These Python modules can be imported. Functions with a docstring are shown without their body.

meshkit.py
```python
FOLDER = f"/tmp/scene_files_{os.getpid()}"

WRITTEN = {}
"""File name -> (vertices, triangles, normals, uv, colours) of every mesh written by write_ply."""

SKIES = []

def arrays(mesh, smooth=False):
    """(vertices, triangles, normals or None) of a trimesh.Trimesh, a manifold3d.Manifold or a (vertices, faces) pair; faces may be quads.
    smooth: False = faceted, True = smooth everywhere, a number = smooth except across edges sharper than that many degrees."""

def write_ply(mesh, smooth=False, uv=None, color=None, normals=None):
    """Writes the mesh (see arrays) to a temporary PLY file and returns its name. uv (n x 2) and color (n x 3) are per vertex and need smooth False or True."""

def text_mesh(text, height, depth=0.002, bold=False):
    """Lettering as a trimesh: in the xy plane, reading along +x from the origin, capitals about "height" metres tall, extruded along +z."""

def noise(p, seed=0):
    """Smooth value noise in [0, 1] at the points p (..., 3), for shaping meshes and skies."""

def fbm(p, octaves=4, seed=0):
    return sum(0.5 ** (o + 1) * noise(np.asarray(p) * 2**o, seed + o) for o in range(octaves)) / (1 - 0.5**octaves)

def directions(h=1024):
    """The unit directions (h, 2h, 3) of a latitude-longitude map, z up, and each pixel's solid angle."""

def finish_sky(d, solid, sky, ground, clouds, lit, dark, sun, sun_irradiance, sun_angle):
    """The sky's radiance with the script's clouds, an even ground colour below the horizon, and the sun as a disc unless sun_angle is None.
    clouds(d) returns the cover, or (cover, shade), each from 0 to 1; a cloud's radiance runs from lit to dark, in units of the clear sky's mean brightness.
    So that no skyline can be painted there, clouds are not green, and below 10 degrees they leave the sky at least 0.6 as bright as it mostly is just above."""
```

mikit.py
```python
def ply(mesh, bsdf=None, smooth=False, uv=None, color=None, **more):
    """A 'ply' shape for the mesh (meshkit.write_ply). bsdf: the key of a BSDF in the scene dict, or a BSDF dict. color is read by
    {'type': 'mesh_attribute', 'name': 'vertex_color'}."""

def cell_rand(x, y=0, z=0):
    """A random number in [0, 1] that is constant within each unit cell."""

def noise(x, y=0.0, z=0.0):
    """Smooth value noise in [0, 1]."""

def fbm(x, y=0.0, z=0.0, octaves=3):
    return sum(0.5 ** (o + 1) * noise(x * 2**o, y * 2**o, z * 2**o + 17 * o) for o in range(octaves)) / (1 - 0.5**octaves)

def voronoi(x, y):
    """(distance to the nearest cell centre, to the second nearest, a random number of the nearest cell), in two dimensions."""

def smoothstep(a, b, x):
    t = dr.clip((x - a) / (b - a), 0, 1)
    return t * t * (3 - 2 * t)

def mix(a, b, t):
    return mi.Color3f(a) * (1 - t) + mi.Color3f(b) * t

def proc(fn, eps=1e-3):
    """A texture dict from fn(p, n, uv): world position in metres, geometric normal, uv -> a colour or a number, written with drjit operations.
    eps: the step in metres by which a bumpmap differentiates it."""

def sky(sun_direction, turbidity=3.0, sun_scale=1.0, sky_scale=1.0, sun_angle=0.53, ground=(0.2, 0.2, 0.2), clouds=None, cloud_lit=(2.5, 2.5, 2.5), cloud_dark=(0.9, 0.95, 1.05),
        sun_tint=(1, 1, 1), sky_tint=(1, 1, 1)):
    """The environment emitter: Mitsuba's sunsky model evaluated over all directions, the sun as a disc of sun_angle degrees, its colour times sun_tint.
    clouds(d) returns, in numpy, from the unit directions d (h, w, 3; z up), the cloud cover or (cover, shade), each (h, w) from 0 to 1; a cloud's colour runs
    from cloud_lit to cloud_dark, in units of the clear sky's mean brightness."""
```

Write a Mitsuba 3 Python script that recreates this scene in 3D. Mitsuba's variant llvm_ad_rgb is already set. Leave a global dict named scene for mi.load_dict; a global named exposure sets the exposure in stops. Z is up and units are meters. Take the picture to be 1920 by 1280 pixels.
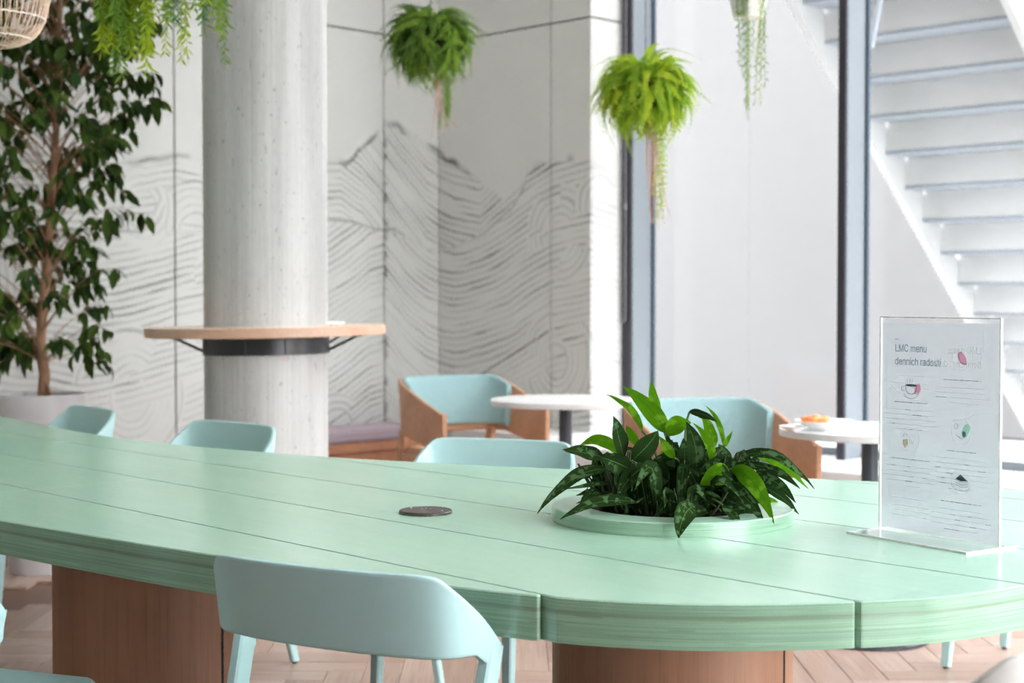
import math, random
import numpy as np
import trimesh
import drjit as dr
import mitsuba as mi
import mikit, meshkit
from shapely.geometry import Polygon, LineString, Point, box as sbox
from shapely import affinity
from scipy.interpolate import CubicSpline

# ------------------------------------------------------------------ camera, sky, exposure
T = mi.ScalarTransform4f
FOCAL = 2850.0                                   # pixels of a 1920 wide frame
PITCH = math.atan((640 - 557) / FOCAL)
EYE = [0.0, 0.0, 1.217]
scene, labels = {}, {}
scene['camera'] = {
    'type': 'thinlens', 'fov_axis': 'x', 'fov': math.degrees(2 * math.atan(960 / FOCAL)),
    'to_world': T().look_at(origin=EYE, target=[0, math.cos(PITCH), EYE[2] - math.sin(PITCH)], up=[0, 0, 1]),
    'aperture_radius': 0.0055, 'focus_distance': 2.95, 'near_clip': 0.05, 'far_clip': 200.0}


def overcast(d):
    n = meshkit.fbm(d * 2.2 + 3.1, 4)
    return np.ones(d.shape[:2]), 0.5 * n


scene['sky'] = mikit.sky((0.75, 0.25, 0.6), turbidity=4.0, sun_scale=0.0, sky_scale=1.0, ground=(0.42, 0.42, 0.42),
                         clouds=overcast, cloud_lit=(2.6, 2.62, 2.66), cloud_dark=(1.7, 1.75, 1.85))
exposure = 5.36

rnd = random.Random(7)
rng = np.random.default_rng(7)


# ------------------------------------------------------------------ helpers
def lin(r, g, b):
    f = lambda c: (c / 255 / 12.92) if c <= 10 else ((c / 255 + 0.055) / 1.055) ** 2.4
    return (f(r), f(g), f(b))


def rgb(c):
    return {'type': 'rgb', 'value': [float(x) for x in c]}


def principled(name, color, rough=0.5, two=True, **kw):
    b = {'type': 'principled', 'base_color': color if isinstance(color, dict) else rgb(color), 'roughness': rough, **kw}
    scene[name] = {'type': 'twosided', 'bsdf': b} if two else b
    return name


used = {}


def numbered(key):
    n = used.get(key, -1) + 1
    used[key] = n
    return key if n == 0 else f'{key}_{n:03d}'


def tag(key, label=None, cat=None, group=None, kind=None):
    d = labels.setdefault(key, {})
    for k, v in (('label', label), ('category', cat), ('group', group), ('kind', kind)):
        if v:
            d[k] = v
    return key


def thing(name, label, cat, group=None, kind=None):
    key = numbered(name)
    return tag(key, label, cat, group, kind)


def obj(name, shape, parent=None, label=None, kind=None):
    key = numbered(f'{parent}__{name}' if parent else name)
    scene[key] = shape
    if label or kind:
        tag(key, label, None, None, kind)
    return key


def struct(name, shape):
    key = numbered(name)
    if shape is not None:
        scene[key] = shape
    labels[key] = {'kind': 'structure'}
    return key


def M4(rot_deg=0.0, loc=(0, 0, 0)):
    m = trimesh.transformations.rotation_matrix(math.radians(rot_deg), [0, 0, 1])
    m[:3, 3] = loc
    return m


def tw(m):
    return T(np.asarray(m, float).tolist())


def cat(*ms):
    ms = [m for m in ms if m is not None]
    return trimesh.util.concatenate(ms)


def bx(x0, x1, y0, y1, z0, z1):
    m = trimesh.creation.box(extents=[x1 - x0, y1 - y0, z1 - z0])
    m.apply_translation([(x0 + x1) / 2, (y0 + y1) / 2, (z0 + z1) / 2])
    return m


def cbx(x0, x1, y0, y1, z0, z1, c=0.004):
    """box with chamfered edges"""
    pts = []
    for sx in (0, 1):
        for sy in (0, 1):
            for sz in (0, 1):
                x, y, z = (x0, x1)[sx], (y0, y1)[sy], (z0, z1)[sz]
                dx, dy, dz = (c, -c)[sx], (c, -c)[sy], (c, -c)[sz]
                pts += [(x + dx, y + dy, z), (x + dx, y, z + dz), (x, y + dy, z + dz)]
    return trimesh.convex.convex_hull(np.array(pts))


def tube(pts, radii, sides=8, caps=True):
    p = np.asarray(pts, float)
    r = np.broadcast_to(np.asarray(radii, float), (len(p),))
    t = np.gradient(p, axis=0)
    t /= np.linalg.norm(t, axis=1, keepdims=True) + 1e-12
    a = np.cross(t[0], [0, 0, 1.0] if abs(t[0][2]) < 0.9 else [1.0, 0, 0])
    A = []
    for k in range(len(p)):
        a = a - t[k] * (a @ t[k])
        a /= np.linalg.norm(a) + 1e-12
        A.append(a)
    A = np.array(A)
    B = np.cross(t, A)
    ang = np.arange(sides) * 2 * np.pi / sides
    v = p[:, None] + r[:, None, None] * (np.cos(ang)[None, :, None] * A[:, None] + np.sin(ang)[None, :, None] * B[:, None])
    v = v.reshape(-1, 3)
    f = []
    for i in range(len(p) - 1):
        for j in range(sides):
            k = (j + 1) % sides
            q = [i * sides + j, i * sides + k, (i + 1) * sides + k, (i + 1) * sides + j]
            f += [[q[0], q[1], q[2]], [q[0], q[2], q[3]]]
    if caps:
        n = len(v)
        v = np.vstack([v, p[0], p[-1]])
        for j in range(sides):
            k = (j + 1) % sides
            f += [[n, k, j], [n + 1, (len(p) - 1) * sides + j, (len(p) - 1) * sides + k]]
    return trimesh.Trimesh(v, np.array(f), process=False)


def lathe(profile, sides=64):
    """profile: (r, z) from bottom to top, closed with caps where r > 0 at the ends"""
    pr = [tuple(q) for q in profile]
    ang = np.arange(sides) * 2 * np.pi / sides
    rings = np.array([[[r * np.cos(a), r * np.sin(a), z] for a in ang] for r, z in pr])
    v = rings.reshape(-1, 3)
    f = []
    for i in range(len(pr) - 1):
        for j in range(sides):
            k = (j + 1) % sides
            f += [[i * sides + j, i * sides + k, (i + 1) * sides + k], [i * sides + j, (i + 1) * sides + k, (i + 1) * sides + j]]
    v = list(v)
    if pr[0][0] > 1e-6:
        v.append([0, 0, pr[0][1]])
        c = len(v) - 1
        f += [[c, (j + 1) % sides, j] for j in range(sides)]
    if pr[-1][0] > 1e-6:
        v.append([0, 0, pr[-1][1]])
        c, o = len(v) - 1, (len(pr) - 1) * sides
        f += [[c, o + j, o + (j + 1) % sides] for j in range(sides)]
    return trimesh.Trimesh(np.array(v), np.array(f), process=False)


def prism(poly, z0, z1, bevel=0.0):
    """extruded polygon with a bevelled top edge"""
    if bevel <= 0:
        m = trimesh.creation.extrude_polygon(poly, z1 - z0, engine='earcut')
        m.apply_translation([0, 0, z0])
        return m
    xy = np.array(poly.exterior.coords)[:-1]
    if not poly.exterior.is_ccw:
        xy = xy[::-1]
    n = len(xy)
    e = np.roll(xy, -1, 0) - xy
    nr = np.stack([e[:, 1], -e[:, 0]], 1)
    nr /= np.linalg.norm(nr, axis=1, keepdims=True) + 1e-12
    vn = nr + np.roll(nr, 1, 0)
    vn /= np.maximum(np.sum(vn * nr, 1, keepdims=True), 0.35)
    inn = xy - vn * bevel
    base = trimesh.creation.triangulate_polygon(Polygon(xy), engine='earcut')
    tv, tf = base
    # earcut keeps the vertex order of the ring
    idx = [int(np.argmin(np.sum((xy - q) ** 2, 1))) for q in tv]
    tf = np.array(idx)[tf]
    lo = np.c_[xy, np.full(n, z0)]
    mid = np.c_[xy, np.full(n, z1 - bevel)]
    top = np.c_[inn, np.full(n, z1)]
    v = np.vstack([lo, mid, top])
    f = []
    for k in range(2):
        for i in range(n):
            j = (i + 1) % n
            f += [[k * n + i, k * n + j, (k + 1) * n + j], [k * n + i, (k + 1) * n + j, (k + 1) * n + i]]
    a = tf[0]
    area = np.cross(xy[a[1]] - xy[a[0]], xy[a[2]] - xy[a[0]])
    if area < 0:
        tf = tf[:, ::-1]
    f = np.vstack([np.array(f), tf + 2 * n, tf[:, ::-1]])
    return trimesh.Trimesh(v, f, process=False)


def moved(m, mat):
    m = m.copy()
    m.apply_transform(mat)
    return m


def bez(b, m, t, n):
    b, m, t = map(lambda q: np.asarray(q, float), (b, m, t))
    c = 2 * m - (b + t) / 2
    s = np.linspace(0, 1, n)[:, None]
    return (1 - s) ** 2 * b + 2 * s * (1 - s) * c + s ** 2 * t


# ------------------------------------------------------------------ the room's own axes
CORNER = np.array([-0.457, 9.5])
ROOM_ANGLE = math.degrees(math.atan2(-0.705, 0.709))
ROOM = M4(ROOM_ANGLE, (CORNER[0], CORNER[1], 0))           # local x = a along the right mural wall, local y = d out of the room
RTW = tw(ROOM)
CA, SA = math.cos(math.radians(ROOM_ANGLE)), math.sin(math.radians(ROOM_ANGLE))


def room_ad(p):
    x, y = p.x - CORNER[0], p.y - CORNER[1]
    return x * CA + y * SA, -x * SA + y * CA


# ------------------------------------------------------------------ materials
S, NZ, FB, MIX = mikit.smoothstep, mikit.noise, mikit.fbm, mikit.mix


def pl(x, pts):
    """piecewise linear function of a drjit value"""
    v = mi.Float(pts[0][1]) + x * 0
    for (x0, y0), (x1, y1) in zip(pts[:-1], pts[1:]):
        v = v + (y1 - y0) * dr.clip((x - x0) / (x1 - x0), 0, 1)
    return v


RIDGE = [(-9, 1.95), (-3.4, 1.80), (-2.6, 1.95), (-2.166, 1.925), (-1.907, 1.992), (-1.728, 1.984), (-1.314, 1.987), (-0.876, 2.03), (-0.737, 2.008), (-0.532, 2.18), (-0.444, 2.266),
         (-0.342, 2.268), (-0.213, 2.214), (-0.036, 2.141), (0.108, 2.07), (0.276, 1.99), (0.44, 1.88), (0.577, 1.80), (0.645, 1.84), (0.733, 1.915), (0.821, 1.988),
         (0.959, 2.022), (1.077, 2.027), (1.201, 2.01), (1.271, 1.984), (1.422, 1.945), (1.553, 1.901), (3, 1.8)]
GLOW = [(-9, 0.9), (-3.2, 0.83), (-2.474, 0.70), (-2.166, 0.74), (-1.725, 0.85), (-1.314, 0.80), (-0.876, 0.849), (-0.7, 0.95), (-0.56, 1.035), (-0.444, 1.06), (-0.36, 0.985), (-0.278, 0.905), (-0.19, 0.84), (-0.102, 0.79),
        (0.0, 0.75), (0.132, 0.73), (0.25, 0.735), (0.37, 0.757), (0.6, 0.835), (0.821, 0.94), (0.959, 0.997), (1.27, 1.06), (1.6, 1.0), (3, 0.9)]
GUP = [(-9, 1.7), (-2.4, 1.62), (-1.9, 1.72), (-1.314, 1.628), (-0.935, 1.718), (-0.777, 1.74), (-0.615, 1.652), (-0.444, 1.48), (-0.3, 1.33), (-0.1, 1.16), (0.132, 1.07), (0.37, 1.02), (0.6, 1.15), (0.821, 1.28),
       (0.959, 1.33), (1.2, 1.34), (1.6, 1.2), (3, 1.1)]
DIVIDE = [(-9, 1.5), (-1.314, 1.568), (-0.876, 1.674), (-0.696, 1.665), (-0.532, 1.629), (-0.444, 1.62), (-0.364, 1.628), (-0.147, 1.526), (0.02, 1.505), (0.181, 1.526), (0.394, 1.595),
          (0.645, 1.746), (0.75, 1.87), (0.82, 2.2), (3, 2.2)]
SWIRLS = [(-2.19, 0.70, 0.34), (-1.80, 1.57, 0.27), (-2.10, 1.70, 0.22), (-0.80, 0.44, 0.21), (0.47, 0.40, 0.37), (1.0, 0.84, 0.30), (1.04, 1.57, 0.27), (1.36, 1.70, 0.22), (-3.2, 1.3, 0.5)]


def mural(p, n, uv):
    a, d = room_ad(p)
    q, z = a + d, p.z
    q = dr.select(d > 0.02, 1.27 + d, q)
    w = FB(q * 3.0, z * 3.0, 0.0) - 0.5
    w2 = NZ(q * 14, z * 14, 5.0) - 0.5
    up = S(-0.012, 0.012, z - pl(q, DIVIDE) + 0.02 * w2)
    field = z - (pl(q, GLOW) * (1 - up) + pl(q, GUP) * up) + 0.05 * w
    inside = mi.Float(0) + z * 0
    for i, (cx, cz, r) in enumerate(SWIRLS):
        dx, dz = q - cx, (z - cz) * 0.9
        dist = dr.sqrt(dx * dx + dz * dz + 1e-6) + 0.07 * w
        th = dr.atan2(dz, dx)
        m = S(0.0, 0.02, r - dist) * S(0.06, 0.09, dist)
        m = m * S(0.40, 0.46, NZ(th * 1.6 + 3.0 * i, dist * 5.0, 3.0 + i))
        m = dr.select(m > 0.5, mi.Float(1), mi.Float(0))
        field = field * (1 - m) + (dist + 0.3 * i) * m
        inside = dr.maximum(inside, m)
    per = 0.041
    u = field / per
    k = dr.floor(u)
    frac = u - k
    # brush strokes: each line is broken into long strokes that swell and thin out
    weight = NZ(q * 4.2 + z * 2.0 * inside + k * 3.7, k * 1.31, 2.0)
    fine = NZ(q * 9.0 + z * 6.0 * inside + k * 9.1, k * 2.3, 7.0)
    wid = 0.10 + 0.30 * weight
    line = S(wid, wid * 0.35, dr.abs(frac - 0.5))
    ink = line * (0.16 + 0.50 * weight * fine + 0.12 * fine)
    ink = ink * S(0.20, 0.45, 0.7 * weight + 0.45 * fine)
    rz = pl(q, RIDGE)
    below = rz - z + 0.03 * w2
    patch = S(0.34, 0.60, FB(q * 1.7 + 4.0, z * 1.7, 1.0) + 0.10)
    ink = ink * S(0.0, 0.012, below) * (0.45 + 0.55 * patch)
    crest = S(0.035, 0.0, dr.abs(below - 0.012)) * S(0.40, 0.66, NZ(q * 9.0, z * 5.0, 9.0) + 0.14 * fine) * 0.65 * pl(q, [(-2.2, 0.2), (-2.1, 0.6), (-1.7, 0.6), (-1.6, 0.1), (-0.8, 0.1), (-0.74, 1), (-0.4, 0.8), (0.0, 0.8), (0.15, 1), (0.3, 0.2), (0.42, 0), (0.78, 0), (0.86, 0.7), (1.2, 0.9), (1.3, 0.5), (1.55, 0.2)])
    divide = S(0.014, 0.004, dr.abs(z - pl(q, DIVIDE))) * S(0.35, 0.6, NZ(q * 5.0, 3.0, 4.0)) * 0.35 * S(2.1, 1.9, z)
    lowline = S(0.012, 0.003, dr.abs(z - (0.629 + (q - 0.132) * 0.48))) * S(0.0, 0.1, q + 0.2) * S(0.0, 0.03, 0.96 - q) * 0.5
    wing = S(0.03, 0.0, dr.abs(q + 0.444 - 0.01)) * S(0.4, 0.75, NZ(z * 30.0, 1.0, 2.0)) * 0.5 * S(0, 0.02, rz - z)
    ink = dr.minimum(ink * (0.7 + 0.3 * (1 - inside)) + crest + divide + lowline + wing, 0.9)
    ink = ink * dr.select(d > 0.02, 0.35, 1.0)
    base = MIX(lin(209, 211, 208), lin(203, 205, 202), FB(q * 2, z * 2, 3.0))
    return MIX(base, lin(62, 66, 62), ink)


principled('mural_paint', mikit.proc(mural), 0.75)
principled('white_paint', lin(236, 236, 234), 0.7)
principled('joint_black', lin(38, 42, 40), 0.8)
principled('bench_white', lin(216, 217, 218), 0.35)


def concrete(p, n, uv):
    x, y = p.x + 1.0, p.y - 6.18
    th = dr.atan2(y, x)
    c = FB(th * 2.2, p.z * 0.7, 1.0)
    streak = FB(th * 26.0, p.z * 1.1, 2.0)
    fine = FB(th * 40.0, p.z * 36.0, 4.0)
    v = 0.47 + 0.30 * (c - 0.5) + 0.09 * (streak - 0.5) + 0.05 * (fine - 0.5)
    pit = S(0.90, 0.94, NZ(th * 30.0, p.z * 40.0, 9.0))
    stain = S(0.035, 0.0, dr.sqrt(dr.square((th + 1.15) * 0.25) + dr.square(p.z - 0.985))) * 0.35
    col = mi.Color3f(v * 0.99, v, v * 0.985) * (1 - 0.30 * pit)
    return MIX(col, (0.55, 0.30, 0.30), stain)


principled('concrete', mikit.proc(concrete), 0.55, specular=0.35)


def oak(dark, light, axis, freq=1.0, z_stretch=1.0):
    def fn(p, n, uv):
        if axis == 'z':
            u, v, w = p.x, p.y, p.z
        elif axis == 'x':
            u, v, w = p.y, p.z, p.x
        else:
            u, v, w = p.x, p.z, p.y
        warp = FB(u * 5, v * 5, w * 0.8) * 0.8
        g = FB(u * 60 * freq + warp * 6, v * 60 * freq, w * 2.2)
        pores = S(0.55, 0.85, NZ(u * 260 * freq, v * 260 * freq, w * 5.0))
        cath = 0.5 + 0.5 * dr.sin((u * 22 + v * 17 + warp * 9) * freq)
        c = MIX(dark, light, dr.clip(0.30 + 0.55 * (g - 0.25) + 0.25 * cath, 0, 1))
        return c * (1 - 0.10 * pores)
    return mikit.proc(fn)


principled('oak_vertical', oak(lin(150, 108, 84), lin(192, 147, 120), 'z'), 0.45, specular=0.4)
principled('oak_panel', oak(lin(178, 128, 96), lin(212, 165, 132), 'x'), 0.45, specular=0.4)
principled('oak_shelf', oak(lin(186, 146, 122), lin(212, 176, 154), 'x', 1.4), 0.4, specular=0.5)
principled('oak_bench', oak(lin(150, 98, 68), lin(184, 128, 94), 'x'), 0.5)
for i, (dk, lt) in enumerate([((158, 132, 117), (186, 160, 146)), ((150, 123, 107), (180, 153, 138)), ((166, 140, 126), (194, 170, 157))]):
    principled(f'floor_oak_along_x_{i}', oak(lin(*dk), lin(*lt), 'x', 0.7), 0.33, specular=0.5)
    principled(f'floor_oak_along_y_{i}', oak(lin(*dk), lin(*lt), 'y', 0.7), 0.33, specular=0.5)


def table_top(p, n, uv):
    u = p.x * 0.683 - p.y * 0.730
    v = p.x * 0.730 + p.y * 0.683
    big = FB(u * 1.1, v * 1.7, 1.0)
    grain = FB(u * 3.0, v * 70.0, 2.0)
    fine = FB(u * 26.0, v * 240.0, 4.0)
    t = dr.clip(0.15 + 0.7 * (big - 0.2) + 0.18 * (grain - 0.5) + 0.12 * (fine - 0.5), 0, 1)
    top = MIX(lin(140, 186, 164), lin(174, 204, 186), t)
    seam = S(0.0016, 0.0006, dr.abs(u + 3.485)) * S(1.30, 1.31, v) * S(1.985, 1.975, v)
    top = MIX(top, lin(196, 226, 176), 0.7 * seam)
    # the edge: thin plies of stained birch
    lay = p.z / 0.0016 + 0.6 * FB(u * 2.0, v * 2.0, 3.0)
    r1 = mikit.cell_rand(dr.floor(lay), 3.0, 1.0)
    r2 = FB(u * 9.0, v * 9.0, p.z * 420.0)
    r3 = S(0.70, 0.78, NZ(u * 16.0, v * 16.0, p.z * 260.0))
    band = S(0.006, 0.002, dr.abs(p.z - 0.727)) * 0.5
    e = MIX(lin(106, 148, 122), lin(154, 190, 164), dr.clip(0.15 + 0.35 * r1 + 0.6 * (r2 - 0.2), 0, 1))
    e = MIX(e, lin(104, 116, 92), dr.clip(band * FB(u * 5, v * 5, p.z * 300.0) * 1.6 + 0.35 * r3 * r1, 0, 0.8))
    return dr.select(dr.abs(n.z) > 0.6, top, e)


principled('green_stain', mikit.proc(table_top), 0.22, specular=0.95, clearcoat=1.0, clearcoat_gloss=0.9)
principled('mint_lacquer', lin(180, 217, 218), 0.36, specular=0.5)
principled('white_lacquer', lin(232, 233, 231), 0.36, specular=0.5)


def felt(p, n, uv):
    f = FB(p.x * 260, p.y * 260, p.z * 260)
    return MIX(lin(132, 168, 173), lin(156, 190, 194), f)


principled('mint_felt', mikit.proc(felt), 0.9, sheen=0.5)
principled('mauve_fabric', mikit.proc(lambda p, n, uv: MIX(lin(150, 134, 142), lin(172, 158, 168), FB(p.x * 240, p.y * 240, p.z * 240))), 0.9, sheen=0.4)
principled('black_steel', lin(38, 40, 44), 0.32, specular=0.6)
principled('dark_post', lin(66, 74, 82), 0.35, specular=0.5)
principled('black_profile', lin(52, 52, 60), 0.4)
principled('gasket', lin(56, 72, 84), 0.5)
principled('aluminium', lin(132, 140, 147), 0.4)
principled('laminate_white', lin(218, 219, 220), 0.3)
principled('porcelain', lin(240, 240, 240), 0.18)
principled('chain_grey', lin(150, 150, 156), 0.35, metallic=0.3)
principled('pot_white', lin(206, 204, 206), 0.22)
principled('soil', mikit.proc(lambda p, n, uv: MIX(lin(30, 22, 18), lin(58, 44, 34), FB(p.x * 90, p.y * 90, p.z * 90))), 0.95)
principled('chrome', lin(214, 216, 220), 0.18, metallic=1.0)
principled('facade', mikit.proc(lambda p, n, uv: MIX(FACADE[0], FACADE[1], FB(p.x * 0.35, p.y * 0.35, p.z * 0.2))), 0.8)
FACADE = (lin(88, 88, 88), lin(96, 96, 96))
principled('stair_white', lin(214, 215, 215), 0.6)
principled('stair_tread', lin(158, 166, 176), 0.6)
principled('paving', lin(150, 150, 148), 0.8)
scene['window_glass'] = {'type': 'thindielectric', 'int_ior': 1.5}
scene['acrylic'] = {'type': 'thindielectric', 'int_ior': 1.49}


def leaf_bsdf(name, color, rough, trans, eta=1.5):
    scene[name] = {'type': 'principledthin', 'base_color': color if isinstance(color, dict) else rgb(color), 'roughness': rough, 'diff_trans': trans, 'eta': eta}


def aglaonema(p, n, uv):
    mid = S(0.035, 0.012, dr.abs(uv.x - 0.5))
    vein = 0.5 + 0.5 * dr.sin((uv.y * 1.0 - dr.abs(uv.x - 0.5) * 0.9) * 60.0)
    blot = S(0.52, 0.60, FB(p.x * 85 + 3, p.y * 85, p.z * 85)) * S(0.48, 0.30, dr.abs(uv.x - 0.5)) * S(0.36, 0.55, NZ(p.x * 9, p.y * 9, p.z * 9))
    c = MIX(lin(28, 46, 24), lin(46, 70, 34), 0.5 * vein + 0.5 * NZ(p.x * 20, p.y * 20, p.z * 20))
    c = MIX(c, lin(104, 140, 98), 0.5 * blot)
    return MIX(c, lin(92, 140, 70), 0.5 * mid)


def aglaonema_young(p, n, uv):
    mid = S(0.04, 0.012, dr.abs(uv.x - 0.5))
    blot = S(0.5, 0.7, FB(p.x * 45 + 1, p.y * 45, p.z * 45))
    c = MIX(lin(78, 130, 20), lin(112, 162, 40), blot)
    return MIX(c, lin(58, 112, 24), 0.6 * mid)


leaf_bsdf('leaf_dark', mikit.proc(aglaonema), 0.2, 0.5, 1.75)
leaf_bsdf('leaf_young', mikit.proc(aglaonema_young), 0.3, 1.0)
for i, c in enumerate([(62, 84, 40), (74, 98, 46), (54, 76, 46), (98, 122, 54)]):
    leaf_bsdf(f'ficus_leaf_{i}', lin(*c), 0.35, 0.5)
for i, c in enumerate([(116, 150, 62), (134, 168, 66), (92, 124, 60)]):
    leaf_bsdf(f'fern_leaf_{i}', lin(*c), 0.5, 0.9)
for i, c in enumerate([(176, 202, 66), (198, 214, 72), (148, 184, 66)]):
    leaf_bsdf(f'fern_bright_{i}', lin(*c), 0.5, 1.1)
for i, c in enumerate([(112, 148, 62), (160, 182, 54), (104, 146, 112)]):
    leaf_bsdf(f'trailing_leaf_{i}', lin(*c), 0.4, 0.9)
principled('stem_green', lin(84, 108, 58), 0.5)
principled('stem_dark', lin(52, 62, 38), 0.5)
principled('bark', mikit.proc(lambda p, n, uv: MIX(lin(120, 84, 62), lin(176, 136, 108), FB(p.x * 40, p.y * 40, p.z * 14))), 0.8)
principled('root_pink', lin(196, 158, 140), 0.8)
principled('rattan', mikit.proc(lambda p, n, uv: MIX(lin(216, 184, 160), lin(242, 220, 202), FB(p.x * 120, p.y * 120, p.z * 30))), 0.6)
principled('rattan_tie', lin(244, 234, 222), 0.6)
principled('cord', lin(60, 60, 60), 0.6)
leaf_bsdf('paper', lin(206, 209, 217), 0.8, 0.85)
leaf_bsdf('ink_blue', lin(124, 146, 166), 0.8, 1.0)
leaf_bsdf('ink_dark', lin(70, 82, 92), 0.8, 1.0)
leaf_bsdf('ink_grey', lin(226, 232, 238), 0.8, 1.0)
leaf_bsdf('ink_ghost', lin(250, 250, 250), 0.8, 1.0)
leaf_bsdf('ink_pink', lin(252, 190, 214), 0.8, 1.0)
leaf_bsdf('ink_purple', lin(142, 74, 140), 0.8, 1.0)
leaf_bsdf('ink_mint', lin(196, 240, 224), 0.8, 1.0)
leaf_bsdf('ink_orange', lin(254, 226, 198), 0.8, 1.0)
leaf_bsdf('ink_teal', lin(112, 134, 144), 0.8, 1.0)
principled('food_orange', mikit.proc(lambda p, n, uv: MIX(lin(226, 104, 40), lin(246, 170, 96), FB(p.x * 110, p.y * 110, p.z * 110))), 0.4)

# ------------------------------------------------------------------ the room
CEIL = 4.2
principled('subfloor', lin(120, 92, 76), 0.5)
fl = struct('floor', mikit.ply(bx(-0.3, 8.8, -10.2, 0.45, -0.12, -0.014), 'subfloor', to_world=RTW))
# herringbone oak planks where the photograph shows the floor
W_, L_ = 0.12, 0.60
hx = mikit.ply(cbx(0.0008, L_ - 0.0008, 0.0008, W_ - 0.0008, -0.014, 0, 0.0015), 'floor_oak_along_x_0')
hy = mikit.ply(cbx(0.0008, W_ - 0.0008, 0.0008, L_ - 0.0008, -0.014, 0, 0.0015), 'floor_oak_along_y_0')
m_ = 5


def in_view(x, y):
    return -3.0 < x < 2.35 and 4.3 < y < 7.7 and abs(x) < 0.40 * y + 0.25


for r in range(20, 72):
    for j in range(-6, 6):
        c = r + 2 * m_ * j
        x, y = c * W_, r * W_
        if in_view(x + L_ / 2, y):
            obj('plank', {**hx, 'bsdf': {'type': 'ref', 'id': f'floor_oak_along_x_{rnd.randrange(3)}'}, 'to_world': T().translate([x, y, 0])}, fl)
for c in range(-40, 40):
    for j in range(-8, 12):
        r = c - 2 * m_ + 1 + 2 * m_ * j
        x, y = c * W_, r * W_
        if in_view(x, y + L_ / 2):
            obj('plank', {**hy, 'bsdf': {'type': 'ref', 'id': f'floor_oak_along_y_{rnd.randrange(3)}'}, 'to_world': T().translate([x, y, 0])}, fl)

# walls: black backing, mural panels with open joints
TOPJ = 2.795


def panels(parent, spans, zs, place):
    for s0, s1 in spans:
        for z0, z1 in zs:
            obj('panel', mikit.ply(place(s0 + 0.005, s1 - 0.005, z0 + 0.005, z1 - 0.005), 'mural_paint', to_world=RTW), parent)


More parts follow.
